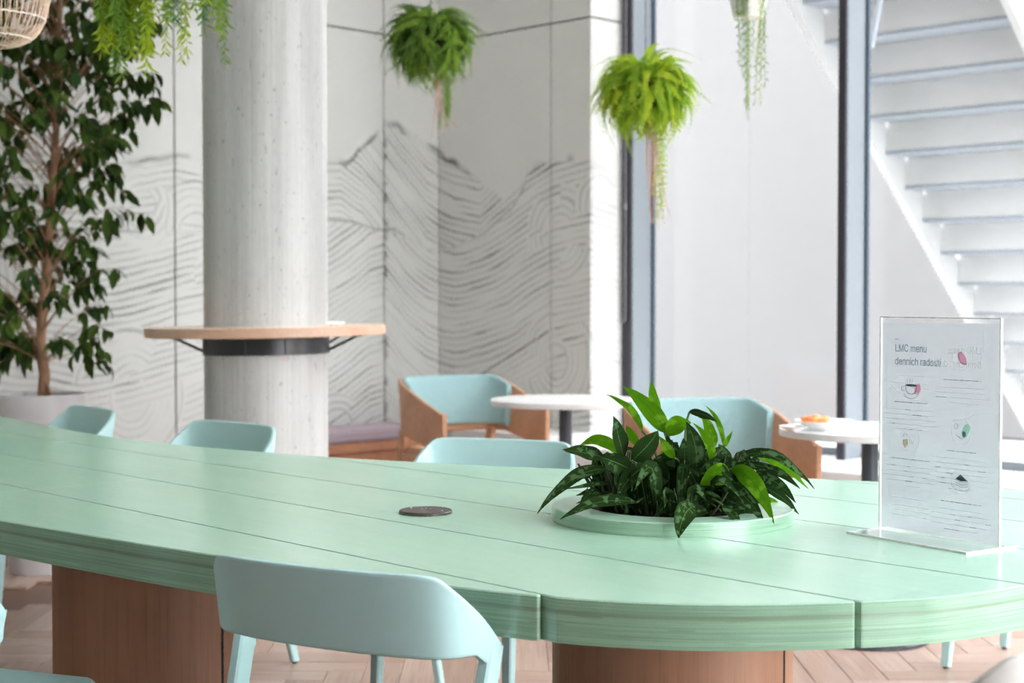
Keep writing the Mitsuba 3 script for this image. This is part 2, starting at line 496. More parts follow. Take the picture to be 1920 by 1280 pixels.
wl = struct('wall_left', mikit.ply(bx(-0.25, -0.02, -10.2, 0.45, -0.02, CEIL), 'joint_black', to_world=RTW))
edges = [0.0] + [0.4447 + 1.4645 * k for k in range(7)]
panels(wl, [(-b1, -b0) for b0, b1 in zip(edges[:-1], edges[1:])], [(0.0, TOPJ), (TOPJ, CEIL)], lambda s0, s1, z0, z1: cbx(-0.02, 0.0, s0 if s0 < -0.5 else s0, s1 if s1 < -0.01 else 0.0, z0, z1, 0.002))
wb = struct('wall_back', mikit.ply(bx(-0.02, 1.27 - 0.02, 0.02, 0.45, -0.02, CEIL), 'joint_black', to_world=RTW))
panels(wb, [(-0.005, 0.959), (0.959, 1.275)], [(0.0, TOPJ), (TOPJ, CEIL)], lambda s0, s1, z0, z1: cbx(s0, s1, 0.0, 0.02, z0, z1, 0.002))
wr = struct('wall_return', mikit.ply(bx(1.20, 1.262, 0.03, 0.30, -0.02, CEIL), 'joint_black', to_world=RTW))
panels(wr, [(0.015, 0.29)], [(0.0, TOPJ), (TOPJ, CEIL)], lambda s0, s1, z0, z1: cbx(1.25, 1.27, s0, s1, z0, z1, 0.002))
struct('ceiling', mikit.ply(bx(-0.3, 8.85, -10.4, 0.46, CEIL, CEIL + 0.25), 'white_paint', to_world=RTW))

# the column with its concrete skin
struct('column', mikit.ply(moved(lathe([(0.249, 0.0), (0.249, CEIL)], 96), M4(0, (-1.0, 6.18, 0))), 'concrete', smooth=40))

# windows along the right: mullions with black fronts and aluminium sides
D0 = 0.283
mull = [1.27 + 1.448 * k for k in range(5)]
for k in range(5):
    a0 = mull[k]
    a1 = mull[k + 1] if k < 4 else 8.6
    wN = struct(f'window_{k + 1}', None)
    wd = 0.066 if k == 0 else 0.044
    obj('mullion', mikit.ply(cbx(a0, a0 + wd, D0 + 0.006, D0 + 0.215, 0.385, 4.1, 0.003), 'aluminium', to_world=RTW), wN)
    obj('front_profile', mikit.ply(cbx(a0 - 0.001, a0 + wd + 0.001, D0 - 0.012, D0 + 0.007, 0.385, 4.1, 0.002), 'black_profile', to_world=RTW), wN, 'black front strip of the mullion')
    obj('gasket', mikit.ply(bx(a0 + wd, a0 + wd + 0.014, D0 + 0.172, D0 + 0.198, 0.385, 4.1), 'gasket', to_world=RTW), wN)
    obj('bottom_rail', mikit.ply(cbx(a0 + wd, a1, D0 + 0.16, D0 + 0.21, 0.385, 0.425, 0.003), 'aluminium', to_world=RTW), wN)
    obj('pane', mikit.ply(bx(a0 + wd + 0.002, a1 - 0.001, D0 + 0.184, D0 + 0.1842, 0.42, 4.1) if False else trimesh.Trimesh(np.array([[a0 + wd + 0.002, D0 + 0.186, 0.42], [a1 - 0.001, D0 + 0.186, 0.42], [a1 - 0.001, D0 + 0.186, 4.1], [a0 + wd + 0.002, D0 + 0.186, 4.1]]), np.array([[0, 1, 2], [0, 2, 3]]), process=False), 'window_glass', to_world=RTW), wN)
struct('trim_1', mikit.ply(bx(1.27, 8.8, D0 - 0.01, D0 + 0.24, 4.1, CEIL), 'white_paint', to_world=RTW))
# window seat and wall plinth
struct('trim_2', mikit.ply(cat(cbx(1.29, 8.58, -0.20, D0 + 0.26, -0.01, 0.385, 0.006)), 'bench_white', to_world=RTW))
struct('trim_3', mikit.ply(cbx(0.50, 1.28, -0.36, 0.01, -0.01, 0.452, 0.006), 'bench_white', to_world=RTW))
# the walls behind and to the right of the camera; the right one is glazed from GD to the window corner
AM = 8.6
GD = -5.0
GE = -1.3
struct('wall_rear', mikit.ply(bx(-0.3, AM + 0.2, -10.4, -10.2, -0.02, CEIL), 'white_paint', to_world=RTW))
struct('wall_right', mikit.ply(cat(bx(AM, AM + 0.2, -10.2, GD, -0.02, CEIL), bx(AM, AM + 0.2, GE, 0.45, -0.02, CEIL), bx(AM, AM + 0.2, GD, GE, 4.1, CEIL)), 'white_paint', to_world=RTW))
for k in range(3):
    d0 = GD + (GE - GD) / 3 * k
    d1 = GD + (GE - GD) / 3 * (k + 1)
    wN = struct(f'window_{k + 6}', None)
    obj('mullion', mikit.ply(cbx(AM, AM + 0.2, d0, d0 + 0.05, 0.0, 4.1, 0.003), 'aluminium', to_world=RTW), wN)
    obj('bottom_rail', mikit.ply(cbx(AM + 0.08, AM + 0.16, d0 + 0.05, d1, 0.0, 0.06, 0.003), 'aluminium', to_world=RTW), wN)
    obj('pane', mikit.ply(trimesh.Trimesh(np.array([[AM + 0.12, d0 + 0.05, 0.05], [AM + 0.12, d1, 0.05], [AM + 0.12, d1, 4.1], [AM + 0.12, d0 + 0.05, 4.1]]), np.array([[0, 1, 2], [0, 2, 3]]), process=False), 'window_glass', to_world=RTW), wN)

# ------------------------------------------------------------------ outside
struct('ground', mikit.ply(bx(-14, 40, -30, 30, -0.5, -0.13), 'paving', to_world=RTW))
fa = thing('neighbour_building', 'pale grey blank facade of the building outside, behind the steel stairs', 'building')
scene_f = bx(-9, 15, 7.0, 7.4, -0.2, 6.2)
obj('wall', mikit.ply(scene_f, 'facade', to_world=RTW), fa)
for k in range(16):
    a = -8.5 + 1.45 * k
    obj('cladding_panel', mikit.ply(cbx(a + 0.0005, a + 1.4495, 6.97, 7.0, -0.1, 6.2, 0.0015), 'facade', to_world=RTW), fa)

st = thing('outdoor_staircase', 'white steel staircase outside the right window, seen from below', 'staircase')
A0, A1 = 1.777, 3.06
SL, RISE = 0.884, 0.209
RUN = RISE / SL
zt = lambda d: 3.0 - (d - 1.2) * SL


def stringer(a):
    ds = (0.75, 4.45)
    q = []
    for d in ds:
        q += [(d, zt(d) - 0.02), (d, zt(d) + 0.25)]
    poly = Polygon([q[0], q[2], q[3], q[1]])
    m = trimesh.creation.extrude_polygon(poly, 0.05, engine='earcut')       # in (d, z) plane, thickness along local z
    R = np.array([[0, 0, 1, a - 0.025], [1, 0, 0, 0], [0, 1, 0, 0], [0, 0, 0, 1.0]])
    return moved(m, R)


for a in (A0, A1):
    obj('stringer', mikit.ply(stringer(a), 'stair_white', to_world=RTW), st)
n_st = int((4.3 - 0.8) / RUN)
for k in range(n_st):
    d = 0.85 + k * RUN
    z = zt(d) + 0.10
    obj('tread', mikit.ply(cbx(A0 + 0.026, A1 - 0.026, d - 0.02, d + RUN + 0.03, z - 0.022, z, 0.003), 'stair_tread', to_world=RTW), st)
    obj('riser', mikit.ply(bx(A0 + 0.026, A1 - 0.026, d + RUN - 0.012, d + RUN + 0.0, z - RISE + 0.0, z - 0.023), 'stair_white', to_world=RTW), st)
for a in (A0, A1):
    obj('handrail', mikit.ply(tube([(a, 0.8, zt(0.8) + 1.1), (a, 4.4, zt(4.4) + 1.1)], 0.022), 'stair_white', smooth=40, to_world=RTW), st)
    for d in (0.95, 2.1, 3.25, 4.3):
        obj('baluster', mikit.ply(tube([(a, d, zt(d) + 0.15), (a, d, zt(d) + 1.1)], 0.014, 6), 'stair_white', smooth=40, to_world=RTW), st)
obj('brace', mikit.ply(tube([(2.46, 1.0, 2.60), (2.62, 1.0, 3.35)], 0.016, 8), 'stair_tread', smooth=40, to_world=RTW), st)

# ------------------------------------------------------------------ the big green table
TU, TV = np.array([0.6833, -0.7302]), np.array([0.7302, 0.6833])
OUT = [(-3.05, 1.385), (-3.8, 1.362), (-4.6, 1.36), (-5.4, 1.41), (-6.0, 1.55), (-6.36, 1.82), (-6.47, 2.15), (-6.35, 2.45), (-6.05, 2.60),
       (-5.726, 2.604), (-5.271, 2.545), (-4.753, 2.495), (-4.45, 2.486), (-4.25, 2.503), (-4.067, 2.537), (-3.804, 2.591), (-3.632, 2.630), (-3.377, 2.72), (-3.139, 2.815), (-2.882, 2.945), (-2.6, 3.095), (-2.343, 3.225),
       (-2.1, 3.33), (-1.85, 3.40), (-1.6, 3.38), (-1.4, 3.24), (-1.28, 3.02), (-1.21, 2.7), (-1.205, 2.45), (-1.225, 2.285), (-1.26, 2.117), (-1.327, 1.982), (-1.407, 1.869),
       (-1.48, 1.788), (-1.557, 1.726), (-1.658, 1.668), (-1.805, 1.613), (-2.08, 1.54), (-2.364, 1.482), (-2.55, 1.451), (-2.784, 1.418)]
oc = np.array(OUT + OUT[:1])
tt = np.r_[0, np.cumsum(np.linalg.norm(np.diff(oc, axis=0), axis=1))]
cs = CubicSpline(tt, oc, bc_type='periodic')
outline = Polygon(cs(np.linspace(0, tt[-1], 260)[:-1]))
TZ0, TZ1 = 0.678, 0.75
ct = thing('communal_table', 'long curved communal table of pale green planks on round wooden drums', 'table')
vb = [1.02, 1.341, 1.66, 1.977, 2.293, 2.612, 2.933, 3.25, 3.57]
for v0, v1 in zip(vb[:-1], vb[1:]):
    strip = outline.intersection(sbox(-8, v0 + 0.0012, 0, v1 - 0.0012))
    for g in getattr(strip, 'geoms', [strip]):
        if g.is_empty or g.area < 0.002:
            continue
        g = g.buffer(-0.006, join_style=1).buffer(0.006, join_style=1, quad_segs=3).simplify(0.0004)
        xy = np.array(g.exterior.coords)[:, :1] * TU + np.array(g.exterior.coords)[:, 1:2] * TV
        p2 = Polygon(xy)
        if not p2.exterior.is_ccw:
            p2 = Polygon(xy[::-1])
        obj('plank', mikit.ply(prism(p2, TZ0, TZ1, 0.0022), 'green_stain', smooth=25), ct)
obj('core_board', mikit.ply(prism(Polygon(np.array(outline.buffer(-0.10).exterior.coords)[:, :1] * TU + np.array(outline.buffer(-0.10).exterior.coords)[:, 1:2] * TV), TZ0 - 0.012, TZ0 - 0.0005), 'joint_black'), ct, 'dark board under the planks')
for px_, py_ in ((0.337, 3.19), (-0.957, 4.01), (-2.35, 5.3)):
    drum = lathe([(0.252, 0.0), (0.252, TZ0 - 0.0125)], 96)
    key = obj('pedestal', mikit.ply(moved(drum, M4(0, (px_, py_, 0))), 'oak_vertical', smooth=40), ct, 'round drum of oak veneer')
    ang = math.radians(-32)
    ca_, sa_ = math.cos(ang), math.sin(ang)
    seam = moved(bx(0.249, 0.2525, -0.004, 0.004, 0.0, TZ0 - 0.0125), M4(-32, (px_, py_, 0)))
    obj('veneer_seam', mikit.ply(seam, 'joint_black'), key)

# power socket lid
so = thing('power_socket', 'flat round dark metal power socket lid let into the green table top', 'socket')
SX, SY = -0.187, 3.283
prof = [(0.0575, 0.7505), (0.0575, 0.7545), (0.0560, 0.7565), (0.0545, 0.757)]
obj('lid', mikit.ply(moved(lathe(prof, 64), M4(0, (SX, SY, 0))), 'dark_lid', smooth=30), so)
principled('dark_lid', lin(70, 62, 60), 0.35, specular=0.6)
for k, (dx, dy) in enumerate([(-0.034, 0.022), (0.036, -0.020)]):
    obj('screw', mikit.ply(moved(lathe([(0.0028, 0.757), (0.0028, 0.7582), (0.0016, 0.759)], 16), M4(0, (SX + dx, SY + dy, 0))), 'chrome', smooth=30), so, 'small chrome screw')
for k, (dx, dy) in enumerate([(-0.008, 0.004), (0.0, 0.012), (0.0, -0.006), (0.009, 0.002)]):
    obj('contact', mikit.ply(moved(lathe([(0.0016, 0.757), (0.0016, 0.7585), (0.0008, 0.759)], 12), M4(0, (SX + dx, SY + dy, 0))), 'chrome', smooth=30), so)

# planter ring with its plant
PX, PY = 0.337, 3.19
pr = thing('planter', 'low round planter ring of green plywood standing on the table', 'planter')
RO, RI = 0.2535, 0.178
ring = lathe([(RI, 0.7502), (RO, 0.7502), (RO, 0.777), (RO - 0.0025, 0.7795), (RI + 0.0015, 0.7795), (RI, 0.778), (RI, 0.7502)], 128)
obj('ring', mikit.ply(moved(ring, M4(0, (PX, PY, 0))), 'green_stain', smooth=30), pr)
soil = lathe([(RI - 0.001, 0.7502), (RI - 0.001, 0.765), (0.1, 0.771), (0.0001, 0.773)], 48)
sv = np.array(soil.vertices)
sv[:, 2] += np.where(sv[:, 2] > 0.76, 0.008 * (meshkit.noise(sv * 60) - 0.5), 0)
soil.vertices = sv
obj('soil', mikit.ply(moved(soil, M4(0, (PX, PY, 0))), 'soil', smooth=True), pr, 'dark potting soil')

LEAVES = [
 (-0.009, 0.02, 0.179, -0.05, -0.01, 0.235, -0.105, -0.02, 0.281, 0.039, 15, 1),
 (-0.019, 0.08, 0.196, -0.032, 0.08, 0.248, -0.036, 0.1, 0.286, 0.025, 20, 1),
 (-0.061, 0.03, 0.183, -0.088, 0.03, 0.23, -0.136, 0.05, 0.259, 0.021, 35, 1),
 (-0.106, -0.06, 0.136, -0.119, -0.09, 0.182, -0.13, -0.1, 0.225, 0.037, 25, 0),
 (-0.106, 0.04, 0.13, -0.148, 0.04, 0.161, -0.192, 0.06, 0.149, 0.03, 25, 1),
 (-0.143, -0.04, 0.134, -0.188, -0.07, 0.147, -0.233, -0.08, 0.155, 0.035, 30, 0),
 (-0.092, -0.08, 0.132, -0.06, -0.09, 0.164, -0.037, -0.08, 0.194, 0.047, 5, 0),
 (-0.096, -0.1, 0.116, -0.13, -0.13, 0.135, -0.161, -0.14, 0.146, 0.047, 15, 0),
 (-0.139, -0.05, 0.11, -0.21, -0.085, 0.096, -0.286, -0.1, 0.025, 0.033, 35, 0),
 (-0.121, -0.08, 0.086, -0.174, -0.1, 0.084, -0.231, -0.1, 0.075, 0.016, 50, 0),
 (-0.138, 0.02, 0.059, -0.171, 0.015, 0.055, -0.201, 0.03, 0.046, 0.017, 40, 0),
 (-0.084, -0.12, 0.051, -0.165, -0.155, 0.056, -0.241, -0.17, 0.024, 0.03, 35, 0),
 (0.026, -0.17, 0.037, -0.004, -0.225, 0.039, -0.016, -0.26, 0.003, 0.047, 10, 0),
 (0.043, -0.06, 0.111, 0.039, -0.08, 0.163, 0.02, -0.08, 0.212, 0.043, 10, 0),
 (0.077, -0.05, 0.123, 0.066, -0.065, 0.168, 0.037, -0.06, 0.208, 0.024, 30, 1),
 (0.093, 0.04, 0.145, 0.082, 0.035, 0.184, 0.067, 0.05, 0.223, 0.027, 15, 1),
 (0.117, 0.06, 0.149, 0.106, 0.06, 0.198, 0.081, 0.08, 0.233, 0.014, 40, 1),
 (0.112, 0.03, 0.149, 0.119, 0.015, 0.166, 0.129, 0.02, 0.183, 0.011, 20, 1),
 (0.043, 0.06, 0.221, 0.068, 0.03, 0.219, 0.097, 0.02, 0.204, 0.022, 45, 0),
 (0.105, -0.1, 0.111, 0.075, -0.12, 0.106, 0.043, -0.12, 0.086, 0.05, 5, 1),
 (0.113, -0.08, 0.114, 0.15, -0.14, 0.093, 0.184, -0.18, 0.017, 0.039, 15, 1),
 (0.139, -0.02, 0.134, 0.21, -0.05, 0.135, 0.287, -0.06, 0.071, 0.03, 40, 0),
 (0.169, 0.02, 0.134, 0.231, 0.01, 0.11, 0.291, 0.02, 0.061, 0.024, 35, 1),
 (0.134, -0.04, 0.119, 0.201, -0.07, 0.113, 0.254, -0.08, 0.074, 0.025, 40, 0),
 (0.155, -0.05, 0.095, 0.199, -0.08, 0.091, 0.244, -0.09, 0.047, 0.031, 30, 0),
 (0.178, -0.02, 0.075, 0.221, -0.045, 0.053, 0.258, -0.05, 0.017, 0.024, 35, 0),
 (0.086, -0.1, 0.082, 0.126, -0.155, 0.071, 0.164, -0.19, 0.016, 0.036, 20, 0),
 (0.19, 0.05, 0.031, 0.215, 0.045, 0.029, 0.244, 0.06, 0.014, 0.025, 25, 1),
 (0.085, -0.16, 0.051, 0.099, -0.2, 0.035, 0.114, -0.22, 0.017, 0.025, 30, 0),
 (0.085, -0.14, 0.036, 0.114, -0.16, 0.043, 0.148, -0.16, 0.035, 0.024, 30, 0),
 (0.045, -0.13, 0.065, 0.064, -0.15, 0.073, 0.086, -0.15, 0.058, 0.019, 45, 0),
 (-0.008, 0.0, 0.176, 0.012, 0.0, 0.199, 0.041, 0.02, 0.201, 0.043, 15, 1),
 (0.004, -0.02, 0.091, -0.001, -0.02, 0.132, -0.011, 0.0, 0.174, 0.05, 10, 0),
 (0.014, -0.04, 0.09, 0.022, -0.04, 0.131, 0.021, -0.02, 0.173, 0.047, 10, 0),
 (-0.07, 0.02, 0.153, -0.084, 0.015, 0.176, -0.096, 0.03, 0.195, 0.022, 25, 1),
 (-0.003, -0.06, 0.136, -0.019, -0.075, 0.159, -0.034, -0.07, 0.181, 0.022, 20, 1),
 (-0.153, -0.06, 0.052, -0.176, -0.085, 0.065, -0.2, -0.09, 0.039, 0.025, 30, 0),
 (-0.103, 0.08, 0.066, -0.119, 0.08, 0.079, -0.13, 0.1, 0.088, 0.022, 20, 1),
 (0.108, -0.04, 0.119, 0.101, -0.055, 0.142, 0.091, -0.05, 0.163, 0.03, 15, 0),
 (-0.06, -0.09, 0.124, -0.099, -0.12, 0.1, -0.124, -0.13, 0.062, 0.038, 20, 0),
 (-0.041, -0.02, 0.107, -0.068, -0.04, 0.084, -0.093, -0.04, 0.056, 0.035, 20, 0),
 (-0.019, -0.05, 0.107, -0.037, -0.075, 0.088, -0.056, -0.08, 0.055, 0.038, 20, 0),
 (0.026, -0.06, 0.118, 0.038, -0.09, 0.09, 0.052, -0.1, 0.058, 0.035, 20, 0),
 (0.024, -0.02, 0.132, 0.035, -0.035, 0.115, 0.044, -0.03, 0.083, 0.028, 25, 1),
 (0.092, 0.02, 0.128, 0.115, 0.0, 0.105, 0.15, 0.0, 0.067, 0.031, 25, 0),
 (-0.016, 0.05, 0.112, -0.003, 0.045, 0.138, 0.006, 0.06, 0.162, 0.028, 10, 1),
 (-0.092, 0.06, 0.104, -0.07, 0.055, 0.124, -0.046, 0.07, 0.142, 0.031, 15, 1),
 (0.081, 0.08, 0.095, 0.097, 0.08, 0.121, 0.113, 0.1, 0.145, 0.025, 15, 0),
 (0.124, 0.04, 0.081, 0.163, 0.025, 0.051, 0.193, 0.03, 0.018, 0.028, 25, 0),
 (-0.037, 0.1, 0.119, -0.064, 0.09, 0.101, -0.086, 0.1, 0.077, 0.028, 25, 0),
 (0.07, -0.08, 0.074, 0.1, -0.11, 0.059, 0.111, -0.12, 0.03, 0.027, 25, 0),
 (-0.02, -0.12, 0.06, -0.035, -0.145, 0.042, -0.053, -0.15, 0.025, 0.019, 20, 0),
 (0.014, 0.03, 0.108, -0.012, 0.02, 0.083, -0.024, 0.03, 0.05, 0.031, 15, 0),
 (0.058, 0.05, 0.08, 0.027, 0.025, 0.06, 0.01, 0.02, 0.032, 0.028, 15, 0),
]



def leaf_mesh(b, m, t, width, roll, view=(0, -1, 0.15), n=12, fold=0.22, wave=0.0, ph=0.0):
    c = bez(b, m, t, n)
    tan = np.gradient(c, axis=0)
    tan /= np.linalg.norm(tan, axis=1, keepdims=True)
    V = np.array(view, float)
    V /= np.linalg.norm(V)
    side = np.cross(tan, V)
    side /= np.linalg.norm(side, axis=1, keepdims=True) + 1e-9
    nrm = np.cross(side, tan)
    r = math.radians(roll)
    side, nrm = side * math.cos(r) + nrm * math.sin(r), nrm * math.cos(r) - side * math.sin(r)
    s = np.linspace(0, 1, n)
    w = 0.5 * width * np.clip(np.sin(np.pi * np.clip(s, 0, 1) ** 0.82), 0, 1) ** 0.85 * (1 - 0.25 * s)
    w[0], w[-1] = 0.0015, 0.0004
    u = np.array([-1, -0.55, 0, 0.55, 1.0])
    wv = wave * np.sin(s * 14 + ph)[:, None] * np.abs(u)[None, :] * width
    P = c[:, None] + u[None, :, None] * w[:, None, None] * side[:, None] + (fold * (np.abs(u) ** 1.3)[None, :] * w[:, None] + wv)[:, :, None] * nrm[:, None]
    uv = np.stack(np.broadcast_arrays((u / 2 + 0.5)[None, :], s[:, None]), -1).reshape(-1, 2)
    k = len(u)
    f = []
    for i in range(n - 1):
        for j in range(k - 1):
            a = i * k + j
            f += [[a, a + 1, a + k + 1], [a, a + k + 1, a + k]]
    return trimesh.Trimesh(P.reshape(-1, 3), np.array(f), process=False), uv


ag = thing('leafy_plant', 'dense glossy plant with large pointed dark and bright green leaves in the table planter', 'plant')
lr = random.Random(11)
for q in LEAVES:
    b, m, t = np.array(q[0:3]), np.array(q[3:6]), np.array(q[6:9])
    if abs(t[2]) < 0.03 and t[1] < -0.22:          # the leaf that hangs over the front rim
        b[1], m[1], t[1] = -0.17, -0.262, -0.272
        b[2], m[2] = 0.05, 0.045
    off = np.array([PX, PY, 0.75])
    mesh, uv = leaf_mesh(b + off, m + off, t + off, q[9] * (1.1 if q[9] < 0.04 else 1.02), q[10] * lr.choice([-1, 1]), fold=lr.uniform(0.12, 0.35), wave=0.045, ph=lr.uniform(0, 6))
    obj('leaf', mikit.ply(mesh, 'leaf_young' if q[11] else 'leaf_dark', smooth=True, uv=uv), ag)
    # the petiole from the soil to the leaf
    r0, th0 = lr.uniform(0.02, 0.14), lr.uniform(0, 6.28)
    root = np.array([0.55 * b[0] + 0.25 * r0 * math.cos(th0), 0.35 * b[1] + 0.7 * r0 * math.sin(th0), 0.018])
    rr = math.hypot(root[0], root[1])
    if rr > 0.16:
        root[:2] *= 0.16 / rr
    if b[2] > 0.03:
        midp = root * 0.45 + b * 0.55 + np.array([-0.01 * np.sign(b[0]), 0, 0.02])
        obj('stem', mikit.ply(tube(bez(root + off, midp + off, b + off, 8), np.linspace(0.0042, 0.0024, 8), 6), 'stem_green', smooth=True), ag)
for k in range(60):          # many thin petioles rising from the soil
    th, r = lr.uniform(0, 6.283), 0.155 * math.sqrt(lr.random())
    b = np.array([PX + r * math.cos(th), PY + r * math.sin(th), 0.767])
    h = lr.uniform(0.05, 0.13)
    t = b + np.array([lr.uniform(-0.03, 0.03) + 0.25 * (b[0] - PX), lr.uniform(-0.03, 0.03), h])
    obj('stem', mikit.ply(tube(bez(b, (b + t) / 2 + np.array([lr.uniform(-0.008, 0.008), 0, 0]), t, 6), np.linspace(0.0040, 0.0022, 6), 5), 'stem_dark', smooth=True), ag)
for k in range(110):          # short inner leaves and shoots that make the dense dark middle
    th, r = lr.uniform(0, 6.283), 0.15 * math.sqrt(lr.random())
    x, y = r * math.cos(th), r * math.sin(th)
    h = lr.uniform(0.03, 0.13)
    off = np.array([PX, PY, 0.75])
    b = np.array([x, y, 0.02])
    t = np.array([x * 1.5 + lr.uniform(-0.05, 0.05), y * 1.2 + lr.uniform(-0.04, 0.04), h * lr.uniform(0.55, 1.0)])
    m = np.array([x * 1.2, y * 1.1, h])
    mesh, uv = leaf_mesh(b + off, m + off, t + off, lr.uniform(0.026, 0.046), lr.uniform(-50, 50), view=(lr.uniform(-1, 1), -1, 0.4), n=9, wave=0.04)
    obj('leaf', mikit.ply(mesh, 'leaf_dark', smooth=True, uv=uv), ag)

# ------------------------------------------------------------------ menu stand
ML, MR = np.array([0.742, 3.042]), np.array([0.900, 2.803])
mdir = (MR - ML) / np.linalg.norm(MR - ML)
MROT = math.degrees(math.atan2(mdir[1], mdir[0]))
MM = M4(MROT, (ML[0], ML[1], 0.75))            # local x along the sheet, local -y towards the room side seen in the photograph
MTW = tw(MM)
MW = 0.2867
mh = thing('menu_holder', 'clear acrylic menu holder standing on the right end of the green table', 'menu holder')


def sheet(x0, x1, z0, z1, y):
    return trimesh.Trimesh(np.array([[x0, y, z0], [x1, y, z0], [x1, y, z1], [x0, y, z1]]), np.array([[0, 1, 2], [0, 2, 3]]), process=False)


principled('acrylic_edge', lin(240, 244, 244), 0.2)
obj('front_pane', mikit.ply(sheet(-0.004, MW + 0.004, 0.004, 0.428, -0.0025), 'acrylic', to_world=MTW), mh)
obj('back_pane', mikit.ply(sheet(-0.004, MW + 0.004, 0.004, 0.428, 0.0025), 'acrylic', to_world=MTW), mh)
obj('edge', mikit.ply(cat(bx(-0.0045, -0.0025, -0.003, 0.003, 0.003, 0.428), bx(MW + 0.0025, MW + 0.0045, -0.003, 0.003, 0.003, 0.428), bx(-0.004, MW + 0.004, -0.003, 0.003, 0.4265, 0.4285)), 'acrylic_edge', to_world=MTW), mh, 'bright polished acrylic edge')
base = trimesh.Trimesh(np.array([[-0.004, -0.092, 0.004], [MW + 0.004, -0.092, 0.004], [MW + 0.004, 0.05, 0.004], [-0.004, 0.05, 0.004]]), np.array([[0, 1, 2], [0, 2, 3]]), process=False)
obj('base', mikit.ply(base, 'acrylic', to_world=MTW), mh)
obj('base_edge', mikit.ply(cat(bx(-0.0045, MW + 0.0045, -0.0935, -0.0915, 0.0003, 0.0042), bx(MW + 0.003, MW + 0.0045, -0.092, 0.05, 0.0003, 0.0042), bx(-0.0045, -0.003, -0.092, 0.05, 0.0003, 0.0042)), 'acrylic_edge', to_world=MTW), mh, 'bright polished acrylic edge')

ms = thing('menu_sheet', 'pale printed menu sheet held upright in the clear acrylic holder', 'menu')
obj('sheet', mikit.ply(sheet(0.0, MW, 0.008, 0.418, 0.0), 'paper', to_world=MTW), ms)
TEXT = np.array([[1, 0, 0, 0], [0, 0, -1, 0], [0, 1, 0, 0], [0, 0, 0, 1.0]])      # xy lettering stood up, facing -y


def prt(mesh2d, x, z, mat, name, squash=1.0, mirror=False, label=None, depth=-0.0008):
    m = mesh2d.copy()
    m.vertices = np.array(m.vertices) * [squash * (-1 if mirror else 1), 1, 1]
    if mirror:
        m.invert()
    m.apply_transform(TEXT)
    m.apply_translation([x, depth, z])
    obj(name, mikit.ply(m, mat, to_world=MTW), ms, label)


def flat(poly, t=0.0002):
    return cat(*[trimesh.creation.extrude_polygon(g, t, engine='earcut') for g in getattr(poly, 'geoms', [poly]) if not g.is_empty])


# sheet coordinates: X from 0 (left) to 1, Zs from 0 (top) to 1 (bottom)
def SXY(x, y):
    return MW * x, 0.418 - 0.41 * y


def text(s, x, y, h, mat, name='lettering', squash=1.0, mirror=False, bold=False, label=None):
    X, Z = SXY(x, y)
    prt(meshkit.text_mesh(s, h, 0.0002, bold), X, Z, mat, name, squash, mirror, label)


text('LMC menu', 0.118, 0.142, 0.0142, 'ink_blue', squash=0.82, label='heading reading LMC menu')
text('denních radostí', 0.118, 0.205, 0.0142, 'ink_blue', squash=0.82, label='heading reading denních radostí')
text('LMC menu', 0.86, 0.142, 0.0142, 'ink_ghost', 'show_through', squash=0.82, mirror=True, label='faint mirrored print showing through from the back')
text('denních radostí', 0.86, 0.205, 0.0142, 'ink_ghost', 'show_through', squash=0.82, mirror=True, label='faint mirrored print showing through from the back')


def lpoly(pts, w):
    return LineString([SXY(*q) for q in pts]).buffer(w / 2, cap_style=1, quad_segs=3)


def put(poly, mat, name, label=None):
    m = flat(poly)
    m.apply_transform(TEXT)
    m.apply_translation([0, -0.0008, 0])
    obj(name, mikit.ply(m, mat, to_world=MTW), ms, label)


def put_over(poly, mat, name, label=None, lift=-0.0011):
    m = flat(poly)
    m.apply_transform(TEXT)
    m.apply_translation([0, lift, 0])
    obj(name, mikit.ply(m, mat, to_world=MTW), ms, label)


put(lpoly([(0.122, 0.082), (0.15, 0.083)], 0.0012), 'ink_blue', 'dash')
arc = lambda cx, cy, rx, ry, a0, a1, n=40: [(cx + rx * math.cos(math.radians(a)), cy + ry * math.sin(math.radians(a))) for a in np.linspace(a0, a1, n)]
curve = lambda b, m, t, n=24: [tuple(q) for q in bez(np.r_[b, 0], np.r_[m, 0], np.r_[t, 0], n)[:, :2]]
thin = 0.0006
put(lpoly(curve((0.02, 0.262), (0.18, 0.35), (0.35, 0.372)), thin), 'ink_grey', 'curved_line')
put(lpoly(curve((0.865, 0.03), (0.865, 0.14), (0.79, 0.215)), thin), 'ink_grey', 'curved_line')
put(lpoly(curve((0.985, 0.405), (0.80, 0.42), (0.68, 0.47)), thin), 'ink_grey', 'curved_line')
for cx, cy in ((0.705, 0.158), (0.695, 0.502), (0.255, 0.56), (0.700, 0.735)):
    put(lpoly(arc(cx, cy, 0.083, 0.058, 0, 360, 48), thin), 'ink_grey', 'circle')
wr_ = random.Random(5)


def textblock(cx, y0, widths, head=True, light=False):
    """lines of print far too small to read in the photograph: word-long strokes"""
    rows_d, rows_g = [], []
    for k, wd in enumerate(widths):
        y = y0 + k * 0.0235 + (0.012 if k else 0)
        x = cx - wd / 2
        while x < cx + wd / 2:
            w = wr_.uniform(0.018, 0.062)
            seg = sbox(*SXY(x, y + 0.0052), *SXY(min(x + w, cx + wd / 2), y))
            seg = affinity.scale(seg, 1, wr_.uniform(0.35, 0.6))
            (rows_d if (k == 0 or (wr_.random() < 0.13)) and not light else rows_g).append(seg)
            x += w + 0.008
    from shapely import union_all
    if rows_d:
        put(union_all(rows_d), 'ink_teal', 'small_print')
    put(union_all(rows_g), 'ink_ghost' if light else 'ink_grey', 'small_print')


